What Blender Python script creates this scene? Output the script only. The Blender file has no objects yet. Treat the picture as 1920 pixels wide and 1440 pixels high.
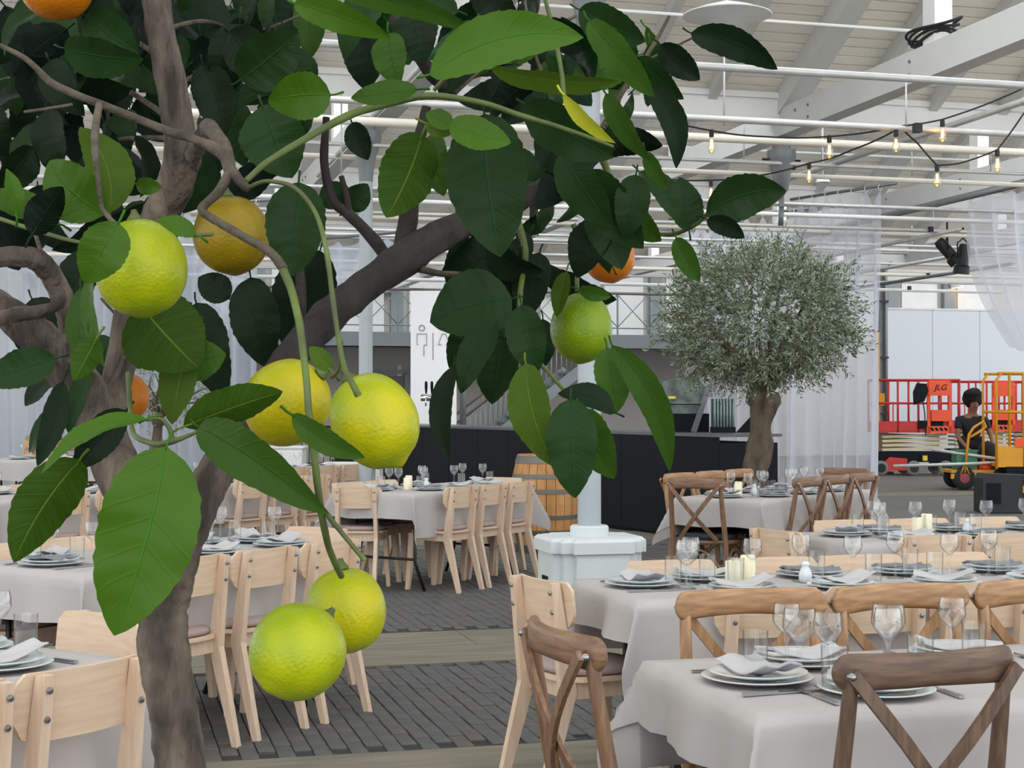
import bpy, math, random
from math import sin, cos, pi, radians, sqrt, atan2, tan
from mathutils import Vector, Matrix, noise

scene = bpy.context.scene
COL = scene.collection

# ------------------------------------------------------------------ camera
F_PX = 2900.0            # focal length in pixels of the 1920 px wide frame
HORIZON = 760.0
CAM = Vector((0.0, 0.0, 1.38))
YAW = radians(14.9)      # the hall runs along +Y, the camera looks 14.9 degrees to its right
PITCH = math.atan((HORIZON - 720.0) / F_PX)
cam_data = bpy.data.cameras.new('camera')
cam_data.sensor_width = 36.0
cam_data.lens = F_PX / 1920.0 * 36.0
cam_data.clip_start = 0.05
cam_data.clip_end = 300
cam = bpy.data.objects.new('camera', cam_data)
COL.objects.link(cam)
cam.location = CAM
cam.rotation_euler = (pi / 2 + PITCH, 0, -YAW)
scene.camera = cam

# ------------------------------------------------------------------ daylight
world = bpy.data.worlds.new('sky')
scene.world = world
world.use_nodes = True
bg = world.node_tree.nodes['Background']
bg.inputs[0].default_value = (0.93, 0.97, 1.0, 1)
bg.inputs[1].default_value = 1.55

# ------------------------------------------------------------------ colour management
vs = scene.view_settings
vs.view_transform = 'Standard'
vs.look = 'None'
vs.gamma = 1.0
vs.use_curve_mapping = False
vs.exposure = 0.72
try:
    scene.cycles.use_denoising = True
    scene.cycles.max_bounces = 8
    scene.cycles.use_adaptive_sampling = True
    scene.cycles.adaptive_threshold = 0.03
    scene.cycles.transparent_max_bounces = 24
    scene.cycles.diffuse_bounces = 5
    scene.cycles.caustics_reflective = False
    scene.cycles.caustics_refractive = False
except Exception:
    pass

# ------------------------------------------------------------------ projection helpers
FWD = Vector((sin(YAW), cos(YAW), 0))
RGT = Vector((cos(YAW), -sin(YAW), 0))
ZUP = Vector((0, 0, 1))
FP = FWD * cos(PITCH) + ZUP * sin(PITCH)
UPV = ZUP * cos(PITCH) - FWD * sin(PITCH)

def ray(px, py):
    return FP + RGT * ((px - 960) / F_PX) + UPV * ((720 - py) / F_PX)

def W(px, py, d):
    r = ray(px, py)
    return CAM + r * (d / r.dot(FWD))

def G(px, py, z=0.0):
    r = ray(px, py)
    return CAM + r * ((z - CAM.z) / r.z)

def onX(px, py, x):
    r = ray(px, py)
    return CAM + r * (x / r.x)

def onY(px, py, y):
    r = ray(px, py)
    return CAM + r * (y / r.y)

def proj(p):
    q = p - CAM
    w = q.dot(FP)
    return 960 + F_PX * q.dot(RGT) / w, 720 - F_PX * q.dot(UPV) / w

# ------------------------------------------------------------------ mesh builder
class MB:
    def __init__(s):
        s.v = []; s.f = []; s.uv = None
    def add(s, vs, fs):
        n = len(s.v)
        s.v += [tuple(p) for p in vs]
        s.f += [tuple(i + n for i in f) for f in fs]
        return s
    def box(s, c, size, rot=None):
        hx, hy, hz = size[0] / 2, size[1] / 2, size[2] / 2
        pts = [Vector((x, y, z)) for z in (-hz, hz) for y in (-hy, hy) for x in (-hx, hx)]
        if rot is not None:
            pts = [rot @ p for p in pts]
        c = Vector(c)
        return s.add([p + c for p in pts], [(0, 2, 3, 1), (4, 5, 7, 6), (0, 1, 5, 4), (2, 6, 7, 3), (0, 4, 6, 2), (1, 3, 7, 5)])
    def bar(s, a, b, w, h, up=(0, 0, 1), w2=None, h2=None):
        """rectangular bar from a to b: w across, h along up"""
        a, b = Vector(a), Vector(b)
        t = (b - a).normalized()
        up = Vector(up)
        x = t.cross(up)
        if x.length < 1e-5:
            x = t.cross(Vector((0, 1, 0)))
        x.normalize(); u = x.cross(t).normalized()
        w2 = w if w2 is None else w2; h2 = h if h2 is None else h2
        pts = []
        for p, ww, hh in ((a, w, h), (b, w2, h2)):
            for sx, su in ((-1, -1), (1, -1), (1, 1), (-1, 1)):
                pts.append(p + x * sx * ww / 2 + u * su * hh / 2)
        return s.add(pts, [(3, 2, 1, 0), (4, 5, 6, 7), (0, 1, 5, 4), (1, 2, 6, 5), (2, 3, 7, 6), (3, 0, 4, 7)])
    def tube(s, pts, r, n=8, caps=True, jitter=0.0, seed=0):
        pts = [Vector(p) for p in pts]
        m = len(pts)
        rs = r if isinstance(r, (list, tuple)) else [r] * m
        t0 = (pts[1] - pts[0]).normalized()
        ref = Vector((0, 0, 1)) if abs(t0.z) < 0.9 else Vector((1, 0, 0))
        x = t0.cross(ref).normalized()
        base = len(s.v); V = []
        for i, p in enumerate(pts):
            if i == 0: t = pts[1] - pts[0]
            elif i == m - 1: t = pts[-1] - pts[-2]
            else: t = (pts[i + 1] - pts[i]).normalized() + (pts[i] - pts[i - 1]).normalized()
            t.normalize()
            x = (x - t * x.dot(t))
            if x.length < 1e-6: x = t.orthogonal()
            x.normalize(); y = t.cross(x)
            for k in range(n):
                a = 2 * pi * k / n
                rr = rs[i]
                if jitter:
                    rr *= 1 + jitter * noise.noise(Vector((cos(a) * 1.3 + seed, sin(a) * 1.3, i * 0.45)))
                V.append(p + x * cos(a) * rr + y * sin(a) * rr)
        Fc = []
        for i in range(m - 1):
            for k in range(n):
                k2 = (k + 1) % n
                Fc.append((i * n + k, i * n + k2, (i + 1) * n + k2, (i + 1) * n + k))
        if caps:
            Fc.append(tuple(range(n - 1, -1, -1)))
            Fc.append(tuple((m - 1) * n + k for k in range(n)))
        return s.add(V, Fc)
    def lathe(s, prof, n=24, c=(0, 0, 0), axis=None):
        """prof: list of (r, z)"""
        c = Vector(c); V = []; Fc = []; rings = []
        M = axis if axis is not None else Matrix.Identity(3)
        for r, z in prof:
            if r < 1e-6:
                rings.append([len(V)]); V.append(c + M @ Vector((0, 0, z)))
            else:
                rings.append(list(range(len(V), len(V) + n)))
                V += [c + M @ Vector((r * cos(2 * pi * k / n), r * sin(2 * pi * k / n), z)) for k in range(n)]
        for A, B in zip(rings, rings[1:]):
            for k in range(n):
                k2 = (k + 1) % n
                if len(A) == 1 and len(B) == 1: continue
                if len(A) == 1: Fc.append((A[0], B[k2], B[k]))
                elif len(B) == 1: Fc.append((A[k], A[k2], B[0]))
                else: Fc.append((A[k], A[k2], B[k2], B[k]))
        return s.add(V, Fc)
    def prism(s, outline, origin, ux, uy, depth):
        """closed polygon (2D outline) extruded by depth along ux x uy"""
        ux, uy = Vector(ux), Vector(uy)
        nz = ux.cross(uy).normalized(); o = Vector(origin); n = len(outline)
        V = [o + ux * a + uy * b for a, b in outline] + [o + ux * a + uy * b + nz * depth for a, b in outline]
        Fc = [tuple(range(n - 1, -1, -1)), tuple(range(n, 2 * n))]
        Fc += [(k, (k + 1) % n, n + (k + 1) % n, n + k) for k in range(n)]
        return s.add(V, Fc)
    def grid(s, fn, nu, nv, closed=False):
        base = [fn(i / nu, j / nv) for i in range(nu + 1) for j in range(nv + 1)]
        Fc = []
        for i in range(nu):
            for j in range(nv):
                a = i * (nv + 1) + j
                Fc.append((a, a + nv + 1, a + nv + 2, a + 1))
        return s.add(base, Fc)
    def mesh(s, name, m=None, smooth=False, angle=None):
        me = bpy.data.meshes.new(name)
        me.from_pydata(s.v, [], s.f)
        if s.uv is not None:
            uvl = me.uv_layers.new(name='UVMap')
            vi = [0] * len(me.loops)
            me.loops.foreach_get('vertex_index', vi)
            flat = []
            for i in vi: flat += s.uv[i]
            uvl.data.foreach_set('uv', flat)
        if m is not None: me.materials.append(m)
        if smooth:
            me.polygons.foreach_set('use_smooth', [True] * len(me.polygons))
            if angle is not None:
                try: me.set_sharp_from_angle(angle=radians(angle))
                except Exception: pass
        me.update()
        return me
    def build(s, name, m, parent=None, smooth=False, angle=None, loc=None):
        return link(name, s.mesh(name, m, smooth, angle), parent, loc)

def link(name, me, parent=None, loc=None):
    o = bpy.data.objects.new(name, me)
    COL.objects.link(o)
    if parent is not None: o.parent = parent
    if loc is not None: o.location = loc
    return o

def tag(o, label, cat, group=None, kind=None):
    if label: o['label'] = label
    if cat: o['category'] = cat
    if group: o['group'] = group
    if kind: o['kind'] = kind
    return o

def thing(name, label, cat, loc=(0, 0, 0), rz=0.0, group=None, kind=None):
    o = bpy.data.objects.new(name, None)
    o.empty_display_size = 0.05
    COL.objects.link(o)
    o.location = loc; o.rotation_euler = (0, 0, rz)
    return tag(o, label, cat, group, kind)

CH = {}
def kids(o):
    return [c for c in bpy.data.objects if c.parent == o]
PROTO = {}
def proto(key, maker):
    """build a prototype once as (list of (name, mesh, sub parts))"""
    if key not in PROTO: PROTO[key] = maker()
    return PROTO[key]
def place(name, parts, label, cat, loc, rz=0.0, group=None, scale=1.0):
    """parts: list of (part name, mesh, [sub parts]); a single part named None makes the thing one mesh"""
    if len(parts) == 1 and parts[0][0] is None:
        o = link(name, parts[0][1], None, loc); o.rotation_euler = (0, 0, rz)
        tag(o, label, cat, group)
    else:
        o = thing(name, label, cat, loc, rz, group)
        for nm, me, subs in parts:
            c = link(nm, me, o)
            for sn, sm in subs:
                link(sn, sm, c)
    if scale != 1.0: o.scale = (scale,) * 3
    return o

# ------------------------------------------------------------------ materials
MATS = {}
def srgb(r, g, b):
    def l(c):
        c /= 255.0
        return c / 12.92 if c <= 0.04045 else ((c + 0.055) / 1.055) ** 2.4
    return (l(r), l(g), l(b), 1)

class NT:
    def __init__(s, name):
        s.m = bpy.data.materials.new(name); s.m.use_nodes = True
        s.t = s.m.node_tree; s.n = s.t.nodes; s.b = s.n['Principled BSDF']; s.out = s.n['Material Output']
    def new(s, ty, **kw):
        nd = s.n.new(ty)
        for k, v in kw.items():
            if k.startswith('i_'):
                key = k[2:]
                nd.inputs[int(key) if key.isdigit() else key.replace('_', ' ')].default_value = v
            else: setattr(nd, k, v)
        return nd
    def ln(s, a, b): s.t.links.new(a, b)

def mat(name, col, rough=0.6, metal=0.0, var=0.0, scale=8.0, stretch=(1, 1, 1), col2=None, bump=0.0, bscale=None, spec=0.5, emit=None, estr=0.0, detail=4.0, coat=0.0):
    if name in MATS: return MATS[name]
    k = NT(name); b = k.b
    b.inputs['Base Color'].default_value = col
    b.inputs['Roughness'].default_value = rough
    b.inputs['Metallic'].default_value = metal
    b.inputs['Specular IOR Level'].default_value = spec
    if coat: b.inputs['Coat Weight'].default_value = coat
    if emit is not None:
        b.inputs['Emission Color'].default_value = emit; b.inputs['Emission Strength'].default_value = estr
    if var or col2 or bump:
        tc = k.new('ShaderNodeTexCoord'); mp = k.new('ShaderNodeMapping')
        mp.inputs['Scale'].default_value = stretch
        k.ln(tc.outputs['Object'], mp.inputs['Vector'])
        nz = k.new('ShaderNodeTexNoise'); nz.inputs['Scale'].default_value = scale; nz.inputs['Detail'].default_value = detail
        k.ln(mp.outputs[0], nz.inputs['Vector'])
        if var or col2:
            c2 = col2 if col2 is not None else tuple(c * (1 - var) for c in col[:3]) + (1,)
            cr = k.new('ShaderNodeValToRGB')
            cr.color_ramp.elements[0].position = 0.35; cr.color_ramp.elements[1].position = 0.68
            cr.color_ramp.elements[0].color = c2; cr.color_ramp.elements[1].color = col
            k.ln(nz.outputs['Fac'], cr.inputs[0]); k.ln(cr.outputs[0], b.inputs['Base Color'])
        if bump:
            n2 = nz
            if bscale:
                n2 = k.new('ShaderNodeTexNoise'); n2.inputs['Scale'].default_value = bscale; n2.inputs['Detail'].default_value = 3
                k.ln(mp.outputs[0], n2.inputs['Vector'])
            bp = k.new('ShaderNodeBump'); bp.inputs['Strength'].default_value = bump; bp.inputs['Distance'].default_value = 0.01
            k.ln(n2.outputs['Fac'], bp.inputs['Height']); k.ln(bp.outputs[0], b.inputs['Normal'])
    MATS[name] = k.m
    return k.m

def glass_mat(name, tint=(1, 1, 1, 1), gloss=0.8):
    """thin clear glass: see-through, with reflections that grow at grazing angles"""
    k = NT(name)
    k.n.remove(k.b)
    tr = k.new('ShaderNodeBsdfTransparent'); tr.inputs[0].default_value = tint
    gl = k.new('ShaderNodeBsdfGlossy'); gl.inputs['Roughness'].default_value = 0.03; gl.inputs[0].default_value = (gloss, gloss, gloss, 1)
    lw = k.new('ShaderNodeLayerWeight'); lw.inputs['Blend'].default_value = 0.22
    mx = k.new('ShaderNodeMixShader')
    mr = k.new('ShaderNodeMapRange'); mr.inputs['To Min'].default_value = 0.04; mr.inputs['To Max'].default_value = 0.4
    k.ln(lw.outputs['Facing'], mr.inputs['Value'])
    cr = k.new('ShaderNodeValToRGB'); e = cr.color_ramp.elements
    e[0].position = 0.25; e[0].color = (0.985, 0.99, 0.99, 1); e[1].position = 0.95; e[1].color = (0.50, 0.53, 0.54, 1)
    k.ln(lw.outputs['Facing'], cr.inputs[0]); k.ln(cr.outputs[0], tr.inputs[0])
    k.ln(mr.outputs[0], mx.inputs[0]); k.ln(tr.outputs[0], mx.inputs[1]); k.ln(gl.outputs[0], mx.inputs[2])
    k.ln(mx.outputs[0], k.out.inputs[0])
    MATS[name] = k.m
    return k.m

def sheer_mat(name, alpha=0.45, col=(0.9, 0.92, 0.97, 1)):
    k = NT(name); k.n.remove(k.b)
    tr = k.new('ShaderNodeBsdfTransparent')
    df = k.new('ShaderNodeBsdfDiffuse'); df.inputs[0].default_value = col
    tl = k.new('ShaderNodeBsdfTranslucent'); tl.inputs[0].default_value = col
    m1 = k.new('ShaderNodeMixShader'); m1.inputs[0].default_value = 0.5
    m2 = k.new('ShaderNodeMixShader')
    lw = k.new('ShaderNodeLayerWeight'); lw.inputs['Blend'].default_value = 0.35
    mr = k.new('ShaderNodeMapRange'); mr.inputs['To Min'].default_value = 1 - alpha; mr.inputs['To Max'].default_value = 1.0
    k.ln(lw.outputs['Facing'], mr.inputs['Value'])
    k.ln(df.outputs[0], m1.inputs[1]); k.ln(tl.outputs[0], m1.inputs[2])
    k.ln(mr.outputs[0], m2.inputs[0]); k.ln(tr.outputs[0], m2.inputs[1]); k.ln(m1.outputs[0], m2.inputs[2])
    k.ln(m2.outputs[0], k.out.inputs[0])
    MATS[name] = k.m
    return k.m

def leaf_mat(name, top, under, vein, rough=0.38, trans=0.22, spots=None, spec=0.1):
    """leaf blade: u runs along the midrib, v across it"""
    k = NT(name); b = k.b
    b.inputs['Specular IOR Level'].default_value = spec
    uv = k.new('ShaderNodeUVMap'); sp = k.new('ShaderNodeSeparateXYZ'); k.ln(uv.outputs[0], sp.inputs[0])
    def math_(op, a, c=None):
        nd = k.new('ShaderNodeMath', operation=op)
        if isinstance(a, (int, float)): nd.inputs[0].default_value = a
        else: k.ln(a, nd.inputs[0])
        if c is not None:
            if isinstance(c, (int, float)): nd.inputs[1].default_value = c
            else: k.ln(c, nd.inputs[1])
        return nd.outputs[0]
    av = math_('ABSOLUTE', sp.outputs[1])
    ph = math_('MULTIPLY', math_('SUBTRACT', sp.outputs[0], math_('MULTIPLY', av, 0.16)), 7.0)
    fr = math_('ABSOLUTE', math_('SUBTRACT', math_('FRACT', ph), 0.5))
    mid = k.new('ShaderNodeMapRange'); mid.inputs['From Min'].default_value = 0.012; mid.inputs['From Max'].default_value = 0.04
    mid.inputs['To Min'].default_value = 1; mid.inputs['To Max'].default_value = 0; k.ln(av, mid.inputs['Value'])
    lat = k.new('ShaderNodeMapRange'); lat.inputs['From Min'].default_value = 0.0; lat.inputs['From Max'].default_value = 0.09
    lat.inputs['To Min'].default_value = 0.16; lat.inputs['To Max'].default_value = 0; k.ln(fr, lat.inputs['Value'])
    vn = math_('MAXIMUM', mid.outputs[0], lat.outputs[0])
    tc = k.new('ShaderNodeTexCoord'); oi = k.new('ShaderNodeObjectInfo')
    nz = k.new('ShaderNodeTexNoise'); nz.inputs['Scale'].default_value = 30; nz.inputs['Detail'].default_value = 3
    k.ln(tc.outputs['Object'], nz.inputs['Vector'])
    def mixc(fac, a, c, mode='MIX'):
        nd = k.new('ShaderNodeMix', data_type='RGBA', blend_type=mode)
        if isinstance(fac, (int, float)): nd.inputs[0].default_value = fac
        else: k.ln(fac, nd.inputs[0])
        for sock, val in ((6, a), (7, c)):
            if isinstance(val, tuple): nd.inputs[sock].default_value = val
            else: k.ln(val, nd.inputs[sock])
        return nd.outputs[2]
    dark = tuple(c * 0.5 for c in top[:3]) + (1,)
    pan = k.new('ShaderNodeMapRange'); pan.inputs['From Min'].default_value = 0.05; pan.inputs['From Max'].default_value = 0.5  # relief shading put into the colour: darker beside the lateral veins
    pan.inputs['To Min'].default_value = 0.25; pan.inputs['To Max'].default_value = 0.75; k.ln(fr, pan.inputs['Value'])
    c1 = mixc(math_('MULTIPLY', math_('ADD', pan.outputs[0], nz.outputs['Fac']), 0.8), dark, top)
    if spots is not None:
        n3 = k.new('ShaderNodeTexNoise'); n3.inputs['Scale'].default_value = 14; k.ln(tc.outputs['Object'], n3.inputs['Vector'])
        mr3 = k.new('ShaderNodeMapRange'); mr3.inputs['From Min'].default_value = 0.56; mr3.inputs['From Max'].default_value = 0.7
        k.ln(n3.outputs['Fac'], mr3.inputs['Value'])
        c1 = mixc(mr3.outputs[0], c1, spots)
    c1 = mixc(vn, c1, vein)
    cu = mixc(vn, under, vein)
    ge = k.new('ShaderNodeNewGeometry')
    cc = mixc(ge.outputs['Backfacing'], c1, cu)
    hs = k.new('ShaderNodeHueSaturation')
    mrv = k.new('ShaderNodeMapRange'); mrv.inputs['To Min'].default_value = 0.8; mrv.inputs['To Max'].default_value = 1.15
    k.ln(oi.outputs['Random'], mrv.inputs['Value']); k.ln(mrv.outputs[0], hs.inputs['Value'])
    k.ln(cc, hs.inputs['Color'])
    k.ln(hs.outputs[0], b.inputs['Base Color'])
    b.inputs['Roughness'].default_value = rough
    bp = k.new('ShaderNodeBump'); bp.inputs['Strength'].default_value = 0.5; bp.inputs['Distance'].default_value = 0.002
    hgt = math_('SUBTRACT', math_('MULTIPLY', nz.outputs['Fac'], 0.5), vn)
    k.ln(hgt, bp.inputs['Height']); k.ln(bp.outputs[0], b.inputs['Normal'])
    tl = k.new('ShaderNodeBsdfTranslucent'); k.ln(hs.outputs[0], tl.inputs[0])
    ms = k.new('ShaderNodeMixShader'); ms.inputs[0].default_value = trans
    k.ln(b.outputs[0], ms.inputs[1]); k.ln(tl.outputs[0], ms.inputs[2]); k.ln(ms.outputs[0], k.out.inputs[0])
    MATS[name] = k.m
    return k.m

def lemon_mat(name, c_hi, c_lo, rough=0.36):
    k = NT(name); b = k.b
    tc = k.new('ShaderNodeTexCoord')
    nz = k.new('ShaderNodeTexNoise'); nz.inputs['Scale'].default_value = 18; nz.inputs['Detail'].default_value = 2
    k.ln(tc.outputs['Object'], nz.inputs['Vector'])
    cr = k.new('ShaderNodeValToRGB'); cr.color_ramp.elements[0].position = 0.32; cr.color_ramp.elements[1].position = 0.66
    cr.color_ramp.elements[0].color = c_lo; cr.color_ramp.elements[1].color = c_hi
    k.ln(nz.outputs['Fac'], cr.inputs[0]); k.ln(cr.outputs[0], b.inputs['Base Color'])
    b.inputs['Roughness'].default_value = rough
    b.inputs['Specular IOR Level'].default_value = 0.3
    vo = k.new('ShaderNodeTexVoronoi'); vo.inputs['Scale'].default_value = 330; k.ln(tc.outputs['Object'], vo.inputs['Vector'])
    n2 = k.new('ShaderNodeTexNoise'); n2.inputs['Scale'].default_value = 110; k.ln(tc.outputs['Object'], n2.inputs['Vector'])
    ad = k.new('ShaderNodeMath', operation='ADD'); k.ln(vo.outputs['Distance'], ad.inputs[0]); k.ln(n2.outputs['Fac'], ad.inputs[1])
    bp = k.new('ShaderNodeBump'); bp.inputs['Strength'].default_value = 0.32; bp.inputs['Distance'].default_value = 0.0012
    k.ln(ad.outputs[0], bp.inputs['Height']); k.ln(bp.outputs[0], b.inputs['Normal'])
    MATS[name] = k.m
    return k.m

M_WHITE = mat('white_paint', srgb(226, 226, 224), 0.6, var=0.06, scale=3)
M_PLANK = mat('ceiling_plank_paint', srgb(248, 243, 233), 0.7, var=0.07, scale=2.5, stretch=(0.3, 4, 4))
M_TIMBER = mat('painted_timber', srgb(206, 206, 204), 0.6, var=0.06, scale=2)
M_STEEL = mat('galvanised_pipe', srgb(205, 205, 202), 0.42, 0.35, var=0.12, scale=9)
M_STEELD = mat('dull_steel', srgb(120, 124, 126), 0.45, 0.5, var=0.12, scale=6)
M_GREYPAINT = mat('grey_column_paint', srgb(168, 176, 180), 0.45, 0.1, var=0.06, scale=5)
M_PEDESTAL = mat('white_pedestal_paint', srgb(208, 214, 214), 0.55, var=0.05, scale=5, bump=0.08, bscale=30)
M_BLACK = mat('black_paint', srgb(17, 20, 27), 0.7, var=0.15, scale=4, spec=0.2)
M_BLACKRUB = mat('black_rubber', srgb(24, 24, 26), 0.7)
M_BLACKMET = mat('black_metal', srgb(28, 30, 32), 0.4, 0.2)
M_PAVER = mat('dark_clinker', srgb(90, 89, 87), 0.75, col2=srgb(78, 78, 78), scale=5, bump=0.25, bscale=60)
M_PAVER2 = mat('dark_clinker_brown', srgb(96, 89, 85), 0.75, col2=srgb(82, 77, 74), scale=5, bump=0.25, bscale=60)
M_JOINT = mat('paving_joint_sand', srgb(52, 52, 50), 0.9)
M_BAND = mat('sandstone_band', srgb(128, 121, 104), 0.8, col2=srgb(108, 102, 90), scale=6, stretch=(0.35, 2, 1), bump=0.2, bscale=50)
M_ASPHALT = mat('asphalt', srgb(104, 102, 98), 0.85, var=0.15, scale=0.6, bump=0.1, bscale=40)
M_CLOTH = mat('grey_linen', srgb(178, 172, 169), 0.85, var=0.05, scale=3, bump=0.35, bscale=7)
def add_creases(m, sc=2.6, st=0.5):
    k = m.node_tree; nd = k.nodes; bp = [n for n in nd if n.type == 'BUMP'][0]; old = bp.inputs['Height'].links[0].from_socket
    tc = [n for n in nd if n.type == 'TEX_COORD'][0]
    dn = nd.new('ShaderNodeTexNoise'); dn.inputs['Scale'].default_value = 3.0
    mx = nd.new('ShaderNodeMix'); mx.data_type = 'VECTOR'; mx.inputs[0].default_value = 0.12
    vo = nd.new('ShaderNodeTexVoronoi'); vo.feature = 'DISTANCE_TO_EDGE'; vo.inputs['Scale'].default_value = sc
    k.links.new(tc.outputs['Object'], dn.inputs['Vector']); k.links.new(tc.outputs['Object'], mx.inputs[4]); k.links.new(dn.outputs['Color'], mx.inputs[5]); k.links.new(mx.outputs[1], vo.inputs['Vector'])
    mr = nd.new('ShaderNodeMapRange'); mr.inputs['From Max'].default_value = 0.12; mr.inputs['To Min'].default_value = st; mr.inputs['To Max'].default_value = 0.0
    k.links.new(vo.outputs['Distance'], mr.inputs['Value'])
    ad = nd.new('ShaderNodeMath'); ad.operation = 'ADD'; k.links.new(old, ad.inputs[0]); k.links.new(mr.outputs[0], ad.inputs[1])
    k.links.new(ad.outputs[0], bp.inputs['Height'])
add_creases(M_CLOTH)
M_NAPKIN = mat('napkin_linen', srgb(184, 181, 181), 0.9, bump=0.1, bscale=60)
M_NAPKIND = mat('dark_napkin_linen', srgb(122, 122, 124), 0.9, bump=0.1, bscale=60)
M_CHINA = mat('white_china', srgb(208, 214, 216), 0.12, coat=0.4)
M_CUTLERY = mat('cutlery_steel', srgb(190, 192, 196), 0.18, 1.0)
M_GLASS = glass_mat('clear_glass')
M_CANDLE = mat('candle_wax', srgb(240, 232, 200), 0.5)
M_BEECH = mat('pale_beech', srgb(217, 192, 168), 0.5, col2=srgb(206, 178, 153), scale=5, stretch=(14, 14, 1.0), detail=5)
M_BEECHPLY = mat('pale_beech_ply', srgb(219, 194, 167), 0.5, col2=srgb(208, 180, 151), scale=5, stretch=(1.2, 6, 14), detail=5)
M_OAKB = mat('brown_elm', srgb(140, 106, 80), 0.42, col2=srgb(104, 76, 56), scale=9, stretch=(1, 4, 9), detail=6)
M_OAKBV = mat('brown_elm_upright', srgb(140, 106, 80), 0.42, col2=srgb(104, 76, 56), scale=9, stretch=(9, 9, 0.9), detail=6)
M_OAKL = mat('honey_elm', srgb(178, 138, 98), 0.42, col2=srgb(140, 102, 68), scale=9, stretch=(1, 4, 9), detail=6)
M_OAKLV = mat('honey_elm_upright', srgb(178, 138, 98), 0.42, col2=srgb(140, 102, 68), scale=9, stretch=(9, 9, 0.9), detail=6)
M_OAKD = mat('dark_elm', srgb(112, 88, 70), 0.45, col2=srgb(80, 60, 46), scale=9, stretch=(1, 4, 9), detail=6)
M_OAKDV = mat('dark_elm_upright', srgb(112, 88, 70), 0.45, col2=srgb(80, 60, 46), scale=9, stretch=(9, 9, 0.9), detail=6)
M_CUSHION = mat('mauve_seat_pad', srgb(160, 140, 136), 0.9, bump=0.1, bscale=80)
M_CUSHIOND = mat('black_seat_pad', srgb(28, 30, 34), 0.85)
M_SCREW = mat('screw_steel', srgb(150, 150, 150), 0.3, 0.9)
M_BARREL = mat('barrel_oak', srgb(206, 152, 92), 0.6, col2=srgb(176, 122, 66), scale=4, stretch=(3, 3, 0.5))
M_HOOP = mat('barrel_hoop', srgb(112, 110, 106), 0.5, 0.6)
M_SHEER = sheer_mat('white_voile', 0.45, (0.78, 0.80, 0.88, 1))
M_SHEERT = sheer_mat('white_voile_dense', 0.3, (0.62, 0.66, 0.75, 1))
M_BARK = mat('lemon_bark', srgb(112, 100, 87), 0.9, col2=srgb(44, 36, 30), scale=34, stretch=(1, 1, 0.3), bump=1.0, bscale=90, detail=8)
M_BARKSH = mat('shaded_lemon_bark', srgb(48, 41, 37), 0.9, col2=srgb(26, 22, 20), scale=34, stretch=(1, 1, 0.3), bump=0.8, bscale=90, detail=8)  # lemon bark with the backlit shade of the upper limbs put into its colour
M_TWIG = mat('green_twig', srgb(88, 106, 40), 0.6, col2=srgb(62, 70, 30), scale=30)
M_TWIGB = mat('brown_twig', srgb(90, 80, 64), 0.8, col2=srgb(52, 44, 35), scale=40, bump=0.5, bscale=120)

# ================================================================== THE HALL
BAY = 6.3
def valley(k): return 8.9 + BAY * k
ZV = 4.70        # roof height at a valley
SLOPE = 0.5
RX = [2.75 + 4.3 * k for k in range(-3, 6)]     # column lines
ZRIDGE = ZV + SLOPE * BAY / 2

# ---- floor ---------------------------------------------------------
fl = MB().box((8, 17.5, -0.06), (36.4, 44, 0.10))
floor = fl.build('floor', M_ASPHALT)
tag(floor, 'dark grey paved hall floor with pale cross bands', None, kind='structure')

bands = [(4.9, 6.08), (8.09, 9.23), (15.0, 16.1), (21.2, 22.2), (27.6, 28.6)]
PX0, PX1, PY0, PY1 = -4.0, 7.2, 2.0, 14.6
pw, pl = 0.072, 0.2
rndp = random.Random(5)
pave_faces = []
def paver_mesh(name, m):
    mb = MB(); g = 0.0022; h = 0.028
    x, y = pw / 2 - g, pl / 2 - g; b = 0.003
    mb.add([(-x, -y, 0), (x, -y, 0), (x, y, 0), (-x, y, 0), (-x, -y, h - b), (x, -y, h - b), (x, y, h - b), (-x, y, h - b),
            (-x + b, -y + b, h), (x - b, -y + b, h), (x - b, y - b, h), (-x + b, y - b, h)],
           [(0, 1, 5, 4), (1, 2, 6, 5), (2, 3, 7, 6), (3, 0, 4, 7), (4, 5, 9, 8), (5, 6, 10, 9), (6, 7, 11, 10), (7, 4, 8, 11), (8, 9, 10, 11)])
    return mb
pm = [paver_mesh('paver', M_PAVER).mesh('paver', M_PAVER), paver_mesh('paver', M_PAVER2).mesh('paver_brown', M_PAVER2)]
cells = []
nx = int((PX1 - PX0) / pw); ny = int((PY1 - PY0) / pl)
for i in range(nx):
    x = PX0 + (i + 0.5) * pw
    off = (i % 2) * pl / 2
    for j in range(ny):
        y = PY0 + (j + 0.5) * pl + off
        if any(a - pl * 0.45 < y < b + pl * 0.45 for a, b in bands): continue
        cells.append((x, y))
def pv_score(c):
    p = Vector((c[0], c[1], 0)); u, v = proj(p)
    vis = (420 < u < 1010 and 1110 < v < 1450) or (1120 < u < 1190 and 1250 < v < 1450)
    hide = (u < 560 and v < 1330)
    return (0 if (vis and not hide) else 1, p.length)
cells.sort(key=pv_score)
field = {0: MB(), 1: MB()}
pb = paver_mesh('p', None)
for n, (x, y) in enumerate(cells):
    k = 1 if rndp.random() < 0.22 else 0
    dz = rndp.uniform(-0.0035, 0.002) - 0.022
    if n < 290:
        o = link('paver', pm[k], floor, (x, y, dz)); o.rotation_euler = (rndp.uniform(-.008, .008), rndp.uniform(-.015, .015), rndp.uniform(-.006, .006))
    else:
        field[k].add([(a + x, b + y, c + dz) for a, b, c in pb.v], pb.f)
for k, nm in ((0, 'paver_field'), (1, 'brown_paver_field')):
    o = field[k].build(nm, (M_PAVER, M_PAVER2)[k], floor); o['kind'] = 'stuff'
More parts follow.
